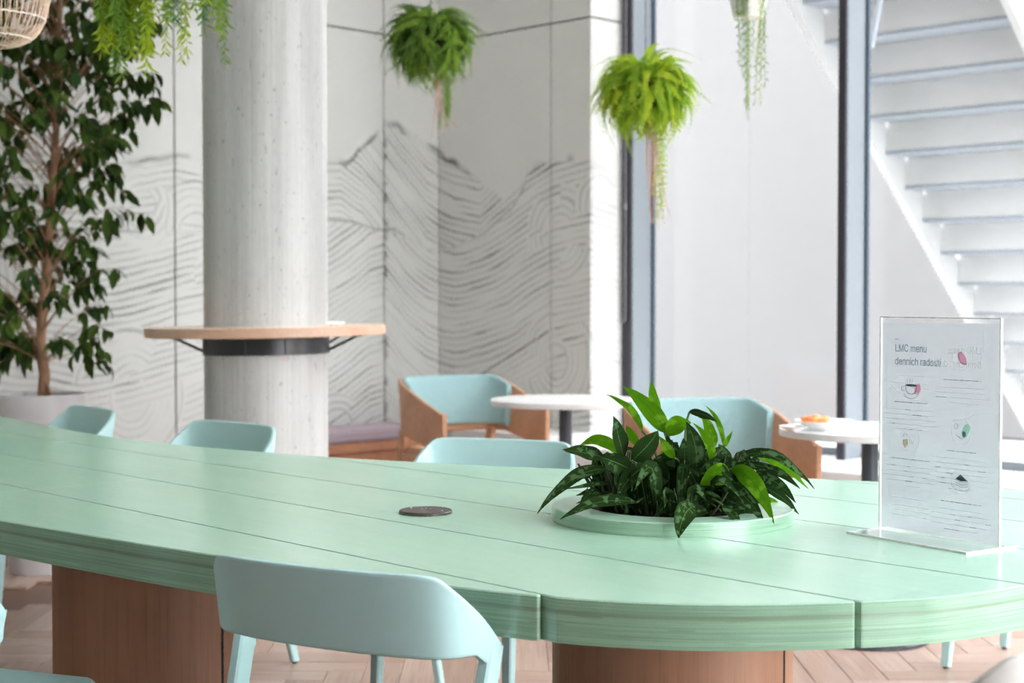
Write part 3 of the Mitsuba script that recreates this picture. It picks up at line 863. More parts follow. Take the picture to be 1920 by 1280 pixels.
textblock(0.265, 0.382, [0.30, 0.44, 0.46, 0.47, 0.46, 0.27])
textblock(0.70, 0.262, [0.31, 0.37, 0.46, 0.44, 0.27])
textblock(0.70, 0.592, [0.24, 0.46, 0.46, 0.44, 0.47, 0.47, 0.45, 0.22])
textblock(0.265, 0.655, [0.34, 0.46, 0.47, 0.48, 0.42, 0.16])
textblock(0.70, 0.83, [0.34, 0.36, 0.50, 0.50, 0.48, 0.28])
textblock(0.27, 0.255, [0.26, 0.36, 0.36], light=True)
textblock(0.255, 0.845, [0.30, 0.36, 0.36, 0.34], light=True)
# cup
cup = [(0.215, 0.302), (0.222, 0.328), (0.245, 0.343), (0.285, 0.343), (0.31, 0.328), (0.318, 0.302)]
put_over(Polygon([SXY(*q) for q in [(0.295, 0.298), (0.345, 0.294), (0.352, 0.322), (0.325, 0.345), (0.296, 0.342)]]), 'ink_pink', 'drawing_tint', lift=-0.0010)
put_over(lpoly(cup, 0.0009), 'ink_dark', 'drawing_line', lift=-0.0012)
put_over(affinity.scale(Point(*SXY(0.266, 0.302)).buffer(0.0145), 1, 0.16), 'ink_dark', 'drawing_line', lift=-0.0012)
put_over(lpoly(arc(0.198, 0.318, 0.018, 0.011, 60, 300), 0.0007), 'ink_dark', 'drawing_line', lift=-0.0012)
put_over(lpoly(arc(0.266, 0.338, 0.065, 0.026, 10, 170), 0.0005), 'ink_dark', 'drawing_line', lift=-0.0012)
for x in (0.235, 0.255, 0.275):
    put_over(lpoly([(x, 0.288), (x + (x - 0.255) * 0.3, 0.272)], 0.0006), 'ink_dark', 'drawing_line', lift=-0.0012)
# pink fruit
put_over(affinity.rotate(affinity.scale(Point(*SXY(0.70, 0.162)).buffer(0.0105), 0.8, 1.25), 40), 'ink_pink', 'drawing_tint', lift=-0.0010)
put_over(lpoly(curve((0.672, 0.152), (0.69, 0.182), (0.735, 0.188)), 0.0013), 'ink_purple', 'drawing_line', lift=-0.0012)
put_over(lpoly(curve((0.672, 0.146), (0.68, 0.135), (0.70, 0.137)), 0.001), 'ink_dark', 'drawing_line', lift=-0.0012)
# green fruit
put_over(affinity.rotate(affinity.scale(Point(*SXY(0.735, 0.497)).buffer(0.011), 0.75, 1.35), -25), 'ink_mint', 'drawing_tint', lift=-0.0010)
put_over(affinity.scale(Point(*SXY(0.722, 0.512)).buffer(0.005), 0.8, 1.1), 'ink_teal', 'drawing_line', lift=-0.0012)
put_over(lpoly(arc(0.655, 0.478, 0.015, 0.012, 0, 360, 20), 0.0005), 'ink_dark', 'drawing_line', lift=-0.0012)
put_over(lpoly(curve((0.655, 0.518), (0.69, 0.53), (0.71, 0.535)), 0.0006), 'ink_dark', 'drawing_line', lift=-0.0012)
# pastry
put_over(Polygon([SXY(*q) for q in [(0.195, 0.566), (0.235, 0.562), (0.238, 0.585), (0.215, 0.598), (0.198, 0.592)]]), 'ink_orange', 'drawing_tint', lift=-0.0010)
put_over(lpoly([(0.20, 0.567), (0.235, 0.563), (0.24, 0.588), (0.216, 0.602), (0.20, 0.585), (0.20, 0.567)], 0.0006), 'ink_dark', 'drawing_line', lift=-0.0012)
put_over(lpoly(curve((0.188, 0.555), (0.22, 0.535), (0.24, 0.548)), 0.0006), 'ink_dark', 'drawing_line', lift=-0.0012)
for x in (0.262, 0.28):
    put_over(lpoly(arc(x, 0.572, 0.011, 0.008, 0, 360, 16), 0.0004), 'ink_grey', 'drawing_line', lift=-0.0012)
# cake
put_over(Polygon([SXY(*q) for q in [(0.655, 0.722), (0.695, 0.700), (0.755, 0.728), (0.70, 0.731)]]), 'ink_dark', 'drawing_line', lift=-0.0012)
for dy in (0.0, 0.011, 0.022):
    put_over(lpoly([(0.655, 0.727 + dy), (0.705, 0.737 + dy), (0.757, 0.733 + dy * 0.9)], 0.0008), 'ink_teal', 'drawing_line', lift=-0.0012)
put_over(lpoly(arc(0.705, 0.757, 0.065, 0.019, 0, 190), 0.0005), 'ink_purple', 'drawing_line', lift=-0.0012)

# ------------------------------------------------------------------ slim dining chairs


def ring_sweep(center, nrm, zb, zt_, thick, lean=0.0, zref=0.66):
    """a bent panel: plan curve, outward normals, bottom and top heights"""
    n = len(center)
    loops = []
    h = thick / 2
    for i in range(n):
        c, nn, b, t = center[i], nrm[i], zb[i], zt_[i]
        sec = [(h, b + h), (h, t - h), (h * 0.7, t - h * 0.3), (0, t), (-h * 0.7, t - h * 0.3), (-h, t - h), (-h, b + h), (-h * 0.7, b + h * 0.3), (0, b), (h * 0.7, b + h * 0.3)]
        loops.append([[c[0] + nn[0] * (o + lean * (z - zref)), c[1] + nn[1] * (o + lean * (z - zref)), z] for o, z in sec])
    v = np.array(loops).reshape(-1, 3)
    k = len(loops[0])
    f = []
    for i in range(n - 1):
        for j in range(k):
            q = (j + 1) % k
            f += [[i * k + j, (i + 1) * k + j, (i + 1) * k + q], [i * k + j, (i + 1) * k + q, i * k + q]]
    for i, s in ((0, 1), (n - 1, -1)):
        v = np.vstack([v, v[i * k:(i + 1) * k].mean(0)])
        c = len(v) - 1
        for j in range(k):
            q = (j + 1) % k
            f.append([c, i * k + j, i * k + q] if s > 0 else [c, i * k + q, i * k + j])
    m = trimesh.Trimesh(v, np.array(f), process=False)
    if m.volume < 0:
        m.invert()
    return m


def plan_curve(half, n):
    full = half + [(-x, y) for x, y in half[::-1][1:]]
    p = np.array(full)
    s = np.r_[0, np.cumsum(np.linalg.norm(np.diff(p, axis=0), axis=1))]
    c = CubicSpline(s, p)
    q = np.linspace(0, s[-1], n)
    pts, d = c(q), c(q, 1)
    d /= np.linalg.norm(d, axis=1, keepdims=True)
    nr = np.stack([d[:, 1], -d[:, 0]], 1)
    if nr[n // 2][1] > 0:
        nr = -nr
    return pts, nr, q, s[-1]


def leg_mesh(top, bot, wt, wb):
    pts = []
    for (x, y, z), (a, b) in ((top, wt), (bot, wb)):
        for sx in (-1, 1):
            for sy in (-1, 1):
                c = 0.004
                pts += [(x + sx * (a / 2 - c), y + sy * b / 2, z), (x + sx * a / 2, y + sy * (b / 2 - c), z)]
    return trimesh.convex.convex_hull(np.array(pts))


def rounded_rect(x0, x1, y0, y1, r):
    return sbox(x0 + r, y0 + r, x1 - r, y1 - r).buffer(r, quad_segs=6)


pts, nr, q, total = plan_curve([(0.250, -0.115), (0.247, -0.145), (0.2385, -0.185), (0.2175, -0.219), (0.175, -0.238), (0.097, -0.250), (0.0, -0.254)], 91)
e = np.minimum(q, total - q)
ztop = 0.672 + 0.122 * np.clip(e / 0.128, 0, 1)
ztop = np.minimum(ztop, 0.794 - 0.008 * np.clip((0.165 - e) / 0.05, 0, 1) ** 2)
zbot = 0.606 + 0.054 * np.clip(e / 0.062, 0, 1) ** 0.8
chair_parts = {'backrest': ring_sweep(pts, nr, zbot, ztop, 0.016, 0.10)}
seat_poly = rounded_rect(-0.215, 0.215, -0.19, 0.235, 0.045)
seat = prism(seat_poly, 0.432, 0.458, 0.006)
chair_parts['seat'] = cat(seat, cbx(-0.19, 0.19, 0.165, 0.185, 0.385, 0.432, 0.003), cbx(-0.19, -0.17, -0.16, 0.17, 0.385, 0.432, 0.003), cbx(0.17, 0.19, -0.16, 0.17, 0.385, 0.432, 0.003), cbx(-0.19, 0.19, -0.165, -0.145, 0.385, 0.432, 0.003))
LEGS = []
for sx in (-1, 1):
    LEGS.append((leg_mesh((sx * 0.2455, -0.1255, 0.664), (sx * 0.227, -0.312, 0.008), (0.022, 0.044), (0.022, 0.030)), (sx * 0.227, -0.312)))
    LEGS.append((leg_mesh((sx * 0.192, 0.175, 0.434), (sx * 0.198, 0.205, 0.008), (0.030, 0.050), (0.022, 0.030)), (sx * 0.198, 0.205)))
cache = {}


def chair_ply(name, mesh, mat, smooth):
    k = (name, mat)
    if k not in cache:
        cache[k] = mikit.ply(mesh, mat, smooth=smooth)
    return cache[k]


def dining_chair(x, y, f, label, mat='mint_lacquer', group=None):
    c = thing('dining_chair', label, 'chair', group)
    m = tw(M4(math.degrees(math.atan2(f[1], f[0])) - 90, (x, y, 0)))
    obj('backrest', {**chair_ply('backrest', chair_parts['backrest'], mat, 35), 'to_world': m}, c)
    obj('seat', {**chair_ply('seat', chair_parts['seat'], mat, 30), 'to_world': m}, c)
    for k, (lm, (gx, gy)) in enumerate(LEGS):
        key = obj('leg', {**chair_ply(f'leg{k}', lm, mat, False), 'to_world': m}, c)
        obj('glide', {**chair_ply(f'glide{k}', moved(lathe([(0.008, 0.0), (0.008, 0.009)], 12), M4(0, (gx, gy, 0))), 'black_steel', False), 'to_world': m}, key)
    return c


G = None
dining_chair(-0.184, 2.620, (0.49, 0.872), 'mint chair in the foreground, its back to the camera, at the near table edge')
dining_chair(-1.096, 2.865, (0.35, 0.94), 'mint chair cut by the left edge, its seat corner before the left drum')
dining_chair(-1.803, 5.674, (-0.80, -0.60), 'far side mint chair in front of the white tree pot')
dining_chair(-1.10, 4.944, (-0.66, -0.75), 'far side mint chair in front of the concrete column')
dining_chair(-0.122, 4.29, (-0.363, -0.932), 'far side mint chair directly left of the leafy plant')
dining_chair(1.71, 4.95, (-0.70, 0.71), 'mint chair at the right edge, its legs seen below the table beside the foot plate')
dining_chair(0.662, 2.117, (-0.5, 0.87), 'white chair back corner in the bottom right corner, nearest to the camera', 'white_lacquer')

# ------------------------------------------------------------------ oak armchairs
half = [(0.300, 0.225), (0.302, 0.10), (0.300, -0.05), (0.290, -0.155), (0.255, -0.225), (0.19, -0.262), (0.10, -0.280), (0.0, -0.285)]
pts, nr, q, total = plan_curve(half, 91)
e = np.minimum(q, total - q)
zt2 = 0.662 + 0.143 * np.clip(e / 0.43, 0, 1) ** 1.05
zb2 = 0.455 + 0.065 * np.clip(e / 0.35, 0, 1)
arm_shell = ring_sweep(pts, nr, zb2, zt2, 0.022, 0.06, 0.5)
sel = (e > 0.30)
arm_pad = ring_sweep(pts[sel] - nr[sel] * 0.026, nr[sel], zb2[sel] + 0.035, zt2[sel] + 0.006, 0.032, 0.06, 0.5)
arm_seat = prism(rounded_rect(-0.262, 0.262, -0.21, 0.25, 0.05), 0.425, 0.462, 0.008)
arm_rail = cat(cbx(-0.27, 0.27, 0.205, 0.235, 0.36, 0.425, 0.004), cbx(-0.285, -0.262, -0.20, 0.22, 0.36, 0.425, 0.004), cbx(0.262, 0.285, -0.20, 0.22, 0.36, 0.425, 0.004), cbx(-0.26, 0.26, -0.215, -0.19, 0.36, 0.425, 0.004))


def armchair(x, y, f, label):
    c = thing('armchair', label, 'chair')
    m = tw(M4(math.degrees(math.atan2(f[1], f[0])) - 90, (x, y, 0)))
    obj('shell', {**chair_ply('arm_shell', arm_shell, 'oak_panel', 35), 'to_world': m}, c, 'bent oak shell wrapping round back and sides')
    obj('back_cushion', {**chair_ply('arm_pad', arm_pad, 'mint_felt', 35), 'to_world': m}, c, 'mint felt upholstery inside the shell')
    obj('seat', {**chair_ply('arm_seat', arm_seat, 'oak_panel', 30), 'to_world': m}, c)
    obj('seat_frame', {**chair_ply('arm_rail', arm_rail, 'oak_panel', 30), 'to_world': m}, c)
    k = 0
    for sx in (-1, 1):
        for top, bot, wt, wb in (((sx * 0.302, 0.232, 0.656), (sx * 0.292, 0.245, 0.0), (0.028, 0.040), (0.022, 0.028)), ((sx * 0.262, -0.215, 0.54), (sx * 0.262, -0.315, 0.0), (0.030, 0.055), (0.022, 0.028))):
            obj('leg', {**chair_ply(f'arm_leg{k}', leg_mesh(top, bot, wt, wb), 'oak_panel', False), 'to_world': m}, c)
            k += 1


armchair(-0.21, 7.66, (0.55, -0.835), 'left oak armchair with mint inside back, in front of the mauve bench cushion')
armchair(0.79, 5.86, (0.36, -0.93), 'right oak armchair with mint inside back, half hidden behind the leafy plant')


def cafe_table(x, y, r, label, foot=0.21):
    t = thing('cafe_table', label, 'table')
    L = M4(0, (x, y, 0))
    obj('tabletop', mikit.ply(moved(lathe([(r - 0.003, 0.725), (r, 0.728), (r, 0.747), (r - 0.003, 0.75)], 72), L), 'laminate_white', smooth=30), t)
    obj('post', mikit.ply(moved(lathe([(0.03, 0.012), (0.03, 0.72)], 32), L), 'dark_post', smooth=30), t, 'dark grey steel post')
    obj('top_plate', mikit.ply(moved(lathe([(0.10, 0.717), (0.11, 0.7245)], 32), L), 'dark_post', smooth=30), t)
    obj('foot_plate', mikit.ply(moved(lathe([(foot, 0.0), (foot, 0.012), (foot - 0.004, 0.016), (0.035, 0.020)], 64), L), 'foot_black', smooth=30), t, 'round black foot plate')


principled('foot_black', lin(58, 62, 68), 0.25, specular=0.6)
cafe_table(0.245, 6.96, 0.345, 'bare round white cafe table in front of the mural wall')
cafe_table(1.275, 5.40, 0.32, 'round white cafe table by the window, right of the two, holding a plate of food')

pt = thing('plate', 'white deep plate of orange food on the right white cafe table', 'plate')
PLX, PLY = 1.098, 5.33
obj('dish', mikit.ply(moved(lathe([(0.045, 0.7503), (0.052, 0.756), (0.098, 0.779), (0.105, 0.783), (0.1055, 0.785), (0.098, 0.783), (0.055, 0.762), (0.0001, 0.760)], 56), M4(0, (PLX, PLY, 0))), 'porcelain', smooth=40), pt)
fr = random.Random(3)
for k in range(12):
    m = trimesh.creation.icosphere(2, 0.019)
    v = np.array(m.vertices)
    v *= 1 + 0.35 * (meshkit.noise(v * 80 + k * 5) - 0.5)[:, None]
    m.vertices = v * [1.2, 0.9, 0.55]
    th, r = k * 2.4, 0.012 * math.sqrt(k)
    m.apply_transform(M4(fr.uniform(0, 180), (PLX - 0.03 + r * math.cos(th), PLY + r * math.sin(th), 0.785 + 0.010 * (1 - r / 0.045))))
    tag(obj('food_piece', mikit.ply(m, 'food_orange', smooth=True)), 'lump of orange food heaped on the white plate', 'food', 'orange food pieces on the plate')
sa = thing('saucer', 'small white saucer at the left edge of the right white cafe table', 'saucer')
obj('dish', mikit.ply(moved(lathe([(0.022, 0.7503), (0.03, 0.755), (0.048, 0.765), (0.05, 0.767), (0.047, 0.767), (0.03, 0.758), (0.0001, 0.757)], 40), M4(0, (0.985, 5.31, 0))), 'porcelain', smooth=40), sa)

# bench with a cushion along the left wall
be = thing('bench', 'low oak bench along the mural wall between the column and the armchair', 'bench')
obj('seat_board', mikit.ply(cbx(0.01, 0.40, -1.40, -0.40, 0.345, 0.398, 0.004), 'oak_bench', to_world=RTW), be)
obj('front_panel', mikit.ply(cbx(0.01, 0.37, -1.38, -0.42, 0.0, 0.345, 0.004), 'oak_bench', to_world=RTW), be)
tag(obj('bench_cushion', mikit.ply(cbx(0.015, 0.405, -1.39, -0.41, 0.40, 0.468, 0.016), 'mauve_fabric', to_world=RTW)), 'flat mauve seat cushion lying on the oak bench', 'cushion')

# bar shelf round the column
TILT = T().translate([-1.0, 6.18, 1.08]) @ T().rotate([0, 1, 0], -0.8) @ T().translate([1.0, -6.18, -1.08])
br = thing('bar_shelf', 'round oak edged bar shelf fixed round the concrete column', 'shelf')
CM = M4(0, (-1.0, 6.18, 0))
principled('laminate_oak', oak(lin(214, 184, 160), lin(232, 206, 184), 'x', 1.0), 0.22, specular=0.6)
obj('shelf_top', mikit.ply(moved(lathe([(0.2495, 1.0975), (0.482, 1.0975), (0.482, 1.1002), (0.2495, 1.1002)], 96), CM), 'laminate_oak', smooth=30, to_world=TILT), br)
obj('shelf_edge', mikit.ply(moved(lathe([(0.2495, 1.061), (0.481, 1.061), (0.4835, 1.0635), (0.4835, 1.097), (0.2495, 1.097)], 96), CM), 'oak_shelf', smooth=30, to_world=TILT), br)
col = lathe([(0.2495, 0.988), (0.2555, 0.988), (0.2555, 1.0605), (0.2495, 1.0605)], 96)
obj('collar', mikit.ply(moved(col, CM), 'black_steel', smooth=30, to_world=TILT), br, 'black steel collar clamped to the column')
for a in (-178, -100, -63, 2, 40, 90, 130):
    A = math.radians(a)
    d = np.array([math.cos(A), math.sin(A), 0])
    c0 = np.array([-1.0, 6.18, 0])
    if a in (-100, -63):
        obj('clamp_joint', mikit.ply(moved(cbx(0.2535, 0.2625, -0.006, 0.006, 0.990, 1.058, 0.001), M4(a, (-1.0, 6.18, 0))), 'black_steel', to_world=TILT), br)
    else:
        obj('bracket', mikit.ply(tube([c0 + d * 0.254 + [0, 0, 1.000], c0 + d * 0.37 + [0, 0, 1.056], c0 + d * 0.40 + [0, 0, 1.0605]], 0.006, 8), 'black_steel', smooth=True, to_world=TILT), br)
sm = thing('napkin', 'small folded white napkin on the bar shelf beside the column', 'napkin')
obj('fold', mikit.ply(moved(cbx(-0.04, 0.04, -0.03, 0.03, 1.1056, 1.1186, 0.003), M4(20, (-0.73, 6.22, 0))), 'laminate_white'), sm)

# ------------------------------------------------------------------ fig tree in its tall pot
fp = thing('tree_pot', 'tall tapering white plant pot holding the fig tree', 'pot')
FX, FY = -2.09, 6.72
obj('vessel', mikit.ply(moved(lathe([(0.125, 0.0), (0.140, 0.03), (0.168, 0.30), (0.196, 0.62), (0.205, 0.785), (0.201, 0.792), (0.190, 0.788), (0.184, 0.70), (0.0001, 0.70)], 72), M4(0, (FX, FY, 0))), 'pot_white', smooth=40), fp)
obj('soil', mikit.ply(moved(lathe([(0.180, 0.702), (0.18, 0.752), (0.0001, 0.758)], 40), M4(0, (FX, FY, 0))), 'soil', smooth=30), fp)

tr = thing('fig_tree', 'tall weeping fig tree with many small dark green leaves at the left, before the mural', 'tree')
kf = 2850 / 6.7
fpt = lambda px, py, dy=0.0: np.array([(px - 960) / kf, 6.72 + dy, 1.217 + (557 - py) / kf])
trunk_px = [(77, 742), (80, 700), (72, 650), (77, 590), (85, 520), (90, 450), (94, 390), (99, 330), (105, 260), (110, 180), (112, 90), (116, 0), (118, -120)]
tp = np.array([fpt(*q) for q in trunk_px])
obj('trunk', mikit.ply(tube(tp, np.linspace(0.026, 0.010, len(tp)), 12), 'bark', smooth=True), tr, 'pale brown trunk')
obj('root', mikit.ply(tube([fpt(74, 705, -0.01), fpt(88, 725, -0.02), fpt(93, 741, -0.02)], [0.006, 0.008, 0.009], 8), 'bark', smooth=True), tr)
silh = Polygon([(-120, -110), (335, -110), (322, 40), (312, 150), (306, 232), (262, 262), (238, 320), (256, 400), (236, 470), (242, 512), (188, 540), (168, 575), (150, 560), (140, 600), (205, 612), (236, 664), (200, 690), (128, 680), (122, 620), (60, 585), (58, 640), (42, 705), (0, 725), (-60, 720), (-120, 560)])
fr = random.Random(21)
tips = []
minx, miny, maxx, maxy = silh.bounds
tries = 0
while len(tips) < 210 and tries < 20000:
    tries += 1
    x, y = fr.uniform(minx, maxx), fr.uniform(miny, maxy)
    if not silh.contains(Point(x, y)):
        continue
    if any((x - a) ** 2 + (y - b) ** 2 < 20 ** 2 for a, b in tips):
        continue
    tips.append((x, y))
boughs, leaves = [], []
for x, y in tips:
    dyd = fr.uniform(-0.32, 0.32)
    end = fpt(x, y, dyd)
    # bough leaves the trunk a little below, arches out and hangs at its end
    up = min(max((742 - y) - 40 - abs(x - 90) * 0.45, 70), 850)
    tz = np.interp(0.757 + up / kf, tp[:, 2], np.arange(len(tp)))
    i0 = int(tz)
    st0 = tp[min(i0, len(tp) - 1)] * (1 - (tz - i0)) + tp[min(i0 + 1, len(tp) - 1)] * (tz - i0)
    mid = st0 * 0.42 + end * 0.58 + np.array([0, 0, 0.05 + 0.06 * fr.random()])
    c = bez(st0, mid, end, 12)
    boughs.append(tube(c, np.linspace(0.0032, 0.0010, 12), 5))
    n = fr.choice([8, 9, 10, 11, 12])
    for k in range(n):
        s = max(1 - k * 0.052 - fr.random() * 0.03, 0.25)
        i = s * 11
        a = c[int(i)] * (1 - i % 1) + c[min(int(i) + 1, 11)] * (i % 1)
        a = a + np.array([fr.gauss(0, 0.018), fr.gauss(0, 0.018), fr.gauss(0, 0.012)]) * (0.3 if k < 3 else 1)
        side = -1 if k % 2 else 1
        yaw = math.degrees(math.atan2(end[1] - st0[1], end[0] - st0[0])) + side * fr.uniform(15, 110)
        leaves.append((a, yaw, fr.uniform(30, 88), fr.uniform(-60, 60), fr.uniform(0.72, 1.12)))


def leaf_variant(bend, w, l):
    mesh, uv = leaf_mesh(np.zeros(3), np.array([l * 0.5, 0, bend]), np.array([l, 0, -0.3 * bend]), w, 0, view=(0, 0, 1), n=7, fold=0.25)
    return mesh


lv = [leaf_variant(0.006, 0.044, 0.088), leaf_variant(0.012, 0.040, 0.082), leaf_variant(-0.004, 0.046, 0.092)]
lvply = [[mikit.ply(m, f'ficus_leaf_{k}', smooth=True) for k in range(4)] for m in lv]


def leaf_matrix(a, yaw, pitch, roll, s):
    m = trimesh.transformations.rotation_matrix(math.radians(yaw), [0, 0, 1]) @ trimesh.transformations.rotation_matrix(math.radians(pitch), [0, 1, 0]) @ trimesh.transformations.rotation_matrix(math.radians(roll), [1, 0, 0])
    m[:3, :3] *= s
    m[:3, 3] = a
    return m


def in_frame(a):
    return a[0] > -0.352 * a[1] and a[2] < 1.217 + 0.2 * a[1]


leaves.sort(key=lambda l: (not in_frame(l[0]), l[0][1]))
rest = {k: [] for k in range(4)}
for i, l in enumerate(leaves):
    v, k = fr.randrange(3), fr.choices(range(4), [4, 4, 3, 1])[0]
    m = leaf_matrix(*l)
    if i < 290:
        obj('leaf', {**lvply[v][k], 'to_world': tw(m)}, tr)
    else:
        rest[k].append(moved(lv[v], m))
for k in range(4):
    if rest[k]:
        obj('foliage', mikit.ply(cat(*rest[k]), f'ficus_leaf_{k}', smooth=True), tr, 'more small dark leaves', 'stuff')
for g in range(0, len(boughs), 15):
    pass
obj('branches', mikit.ply(cat(*boughs), 'bark', smooth=True), tr, 'thin brown twigs', 'stuff')

# ------------------------------------------------------------------ hanging ferns
CEILZ = CEIL


def frond(length, droop, npair, w, seed):
    r = random.Random(seed)
    c = bez((0, 0, 0), (length * 0.55, 0, length * (0.30 - 0.25 * droop)), (length * (1.0 - 0.25 * droop), 0, -length * droop * 0.75), 14)
    ms_ = [tube(c, np.linspace(0.0014, 0.0005, 14), 3, False)]
    V, F = [], []
    for i in range(npair):
        s = 0.12 + 0.86 * i / (npair - 1)
        k = s * 13
        a = c[int(k)] * (1 - k % 1) + c[min(int(k) + 1, 13)] * (k % 1)
        t = c[min(int(k) + 1, 13)] - c[int(k)]
        t /= np.linalg.norm(t) + 1e-9
        wl_ = w * math.sin(math.pi * min(0.15 + 0.85 * s, 1.0) ** 0.75) + 0.004
        for sd in (-1, 1):
            d = np.array([0, sd, 0]) * 0.92 + t * 0.45 + np.array([0, 0, r.uniform(-0.35, 0.05)])
            d /= np.linalg.norm(d)
            q = len(V)
            hw = t * 0.0068
            V += [a - hw * 0.5, a + hw * 0.5, a + d * wl_ * 0.55 + hw * 1.2, a + d * wl_, a + d * wl_ * 0.55 - hw * 0.7]
            F += [[q, q + 1, q + 2], [q, q + 2, q + 4], [q + 4, q + 2, q + 3]]
    ms_.append(trimesh.Trimesh(np.array(V), np.array(F), process=False))
    return cat(*ms_)


fronds = [frond(0.20 + 0.02 * k, (0.25, 0.5, 0.8, 1.05)[k], 20, 0.030, k) for k in range(4)]
principled('moss', lin(40, 52, 26), 0.95)
fply = {}


def fern(cx, cy, cz, R, label, mats, seed, n=300, tail=0.28, tailx=0.03):
    f = thing('hanging_fern', label, 'plant')
    r = random.Random(seed)
    ball = trimesh.creation.icosphere(3, R * 0.36)
    v = np.array(ball.vertices)
    v *= 1 + 0.25 * (meshkit.noise(v * 30) - 0.5)[:, None]
    ball.vertices = v
    ball.apply_translation([cx, cy, cz])
    obj('root_ball', mikit.ply(ball, 'moss', smooth=True), f, 'dark mossy root ball')
    for k in range(n):
        v = r.randrange(4)
        mat = r.choice(mats)
        if (v, mat) not in fply:
            fply[(v, mat)] = mikit.ply(fronds[v], mat)
        u = 1 - 2 * (k + 0.5) / n
        u = max(-0.9, min(0.97, u + r.uniform(-0.08, 0.08)))
        th = k * 137.508 + r.uniform(-12, 12)
        el = math.degrees(math.asin(u))
        ce = math.cos(math.radians(el))
        d = np.array([math.cos(math.radians(th)) * ce, math.sin(math.radians(th)) * ce, u])
        a = np.array([cx, cy, cz]) + d * R * 0.34
        pitch = -el * 0.75 + 12 if el > 0 else 14 - el * 0.55
        s = R / 0.22 * r.uniform(0.55, 0.82) * (1.0 if el > -20 else 0.85)
        m = leaf_matrix(a, th, pitch + r.uniform(-16, 16), r.uniform(-60, 60), s)
        obj('frond', {**fply[(v, mat)], 'to_world': tw(m)}, f)
    for k in range(7):
        x0 = cx + tailx + r.uniform(-0.025, 0.025)
        L = tail * r.uniform(0.6, 1.0)
        p = [(x0, cy, cz - R * 0.35), (x0 + r.uniform(-0.02, 0.02), cy, cz - R * 0.6 - L * 0.4), (x0 + 0.02 + r.uniform(-0.03, 0.05), cy + r.uniform(-0.03, 0.03), cz - R * 0.75 - L)]
        obj('hanging_root', mikit.ply(tube(bez(*[np.array(q) for q in p], 12), np.linspace(0.004, 0.0015, 12), 5), 'root_pink', smooth=True), f)
    for k in range(5):
        x0 = cx + tailx + 0.03 + r.uniform(-0.02, 0.03)
        L = tail * r.uniform(0.5, 0.85)
        V, F = [], []
        c = bez((x0, cy, cz - R * 0.5), (x0 + 0.01, cy, cz - R * 0.75 - L * 0.4), (x0 + r.uniform(-0.02, 0.02), cy, cz - R * 0.75 - L), 16)
        for i in range(2, 16):
            for sd in (-1, 1):
                q = len(V)
                d = np.array([sd * r.uniform(0.6, 1), r.uniform(-0.5, 0.5), r.uniform(-0.9, 0)]) * 0.018
                w_ = np.array([0, 0, 0.0045])
                V += [c[i], c[i] + d * 0.5 + w_, c[i] + d, c[i] + d * 0.5 - w_]
                F += [[q, q + 1, q + 2], [q, q + 2, q + 3]]
        obj('hanging_sprig', mikit.ply(cat(tube(c, 0.001, 4, False), trimesh.Trimesh(np.array(V), np.array(F), process=False)), mats[0]), f)
    obj('cord', mikit.ply(tube([(cx, cy, cz), (cx, cy, CEILZ)], 0.0022, 6), 'cord', smooth=True), f, 'thin hanging cord')


fern(-0.378, 7.1, 2.40, 0.232, 'round hanging fern ball in front of the mural corner, left of the two', ['fern_leaf_0', 'fern_leaf_1', 'fern_leaf_2'], 5)
fern(0.568, 6.5, 2.085, 0.232, 'bright round hanging fern ball in front of the window frame, right of the two', ['fern_bright_0', 'fern_bright_1', 'fern_bright_2'], 9, tail=0.42, tailx=0.03)


# trailing plants with lance leaves hung from the ceiling
def strand_mesh(p0, L, sway, seed, leaf_l, dens, spread):
    r = random.Random(seed)
    p = [np.array(p0), np.array(p0) + [sway[0] * 0.6, sway[1] * 0.6, -L * 0.45], np.array(p0) + [sway[0], sway[1], -L]]
    c = bez(*p, 20)
    n = int(L * dens)
    V, F = [], []
    for i in range(n):
        s = i / n
        k = s * 19
        a = c[int(k)] * (1 - k % 1) + c[min(int(k) + 1, 19)] * (k % 1)
        th = i * 2.4 + r.uniform(-0.4, 0.4)
        d = np.array([math.cos(th) * spread, math.sin(th) * spread, -r.uniform(0.3, 1.6)])
        d /= np.linalg.norm(d)
        sd = np.cross(d, [math.sin(th), -math.cos(th), 0.4])
        sd /= np.linalg.norm(sd)
        l = leaf_l * r.uniform(0.7, 1.15)
        w_ = l * 0.105
        q = len(V)
        V += [a, a + d * l * 0.35 + sd * w_, a + d * l * 0.7 + sd * w_ * 0.75, a + d * l, a + d * l * 0.7 - sd * w_ * 0.75, a + d * l * 0.35 - sd * w_]
        F += [[q, q + 1, q + 5], [q + 1, q + 2, q + 4], [q + 1, q + 4, q + 5], [q + 2, q + 3, q + 4]]
    return cat(tube(c, np.linspace(0.0016, 0.0007, 20), 4, False), trimesh.Trimesh(np.array(V), np.array(F), process=False))


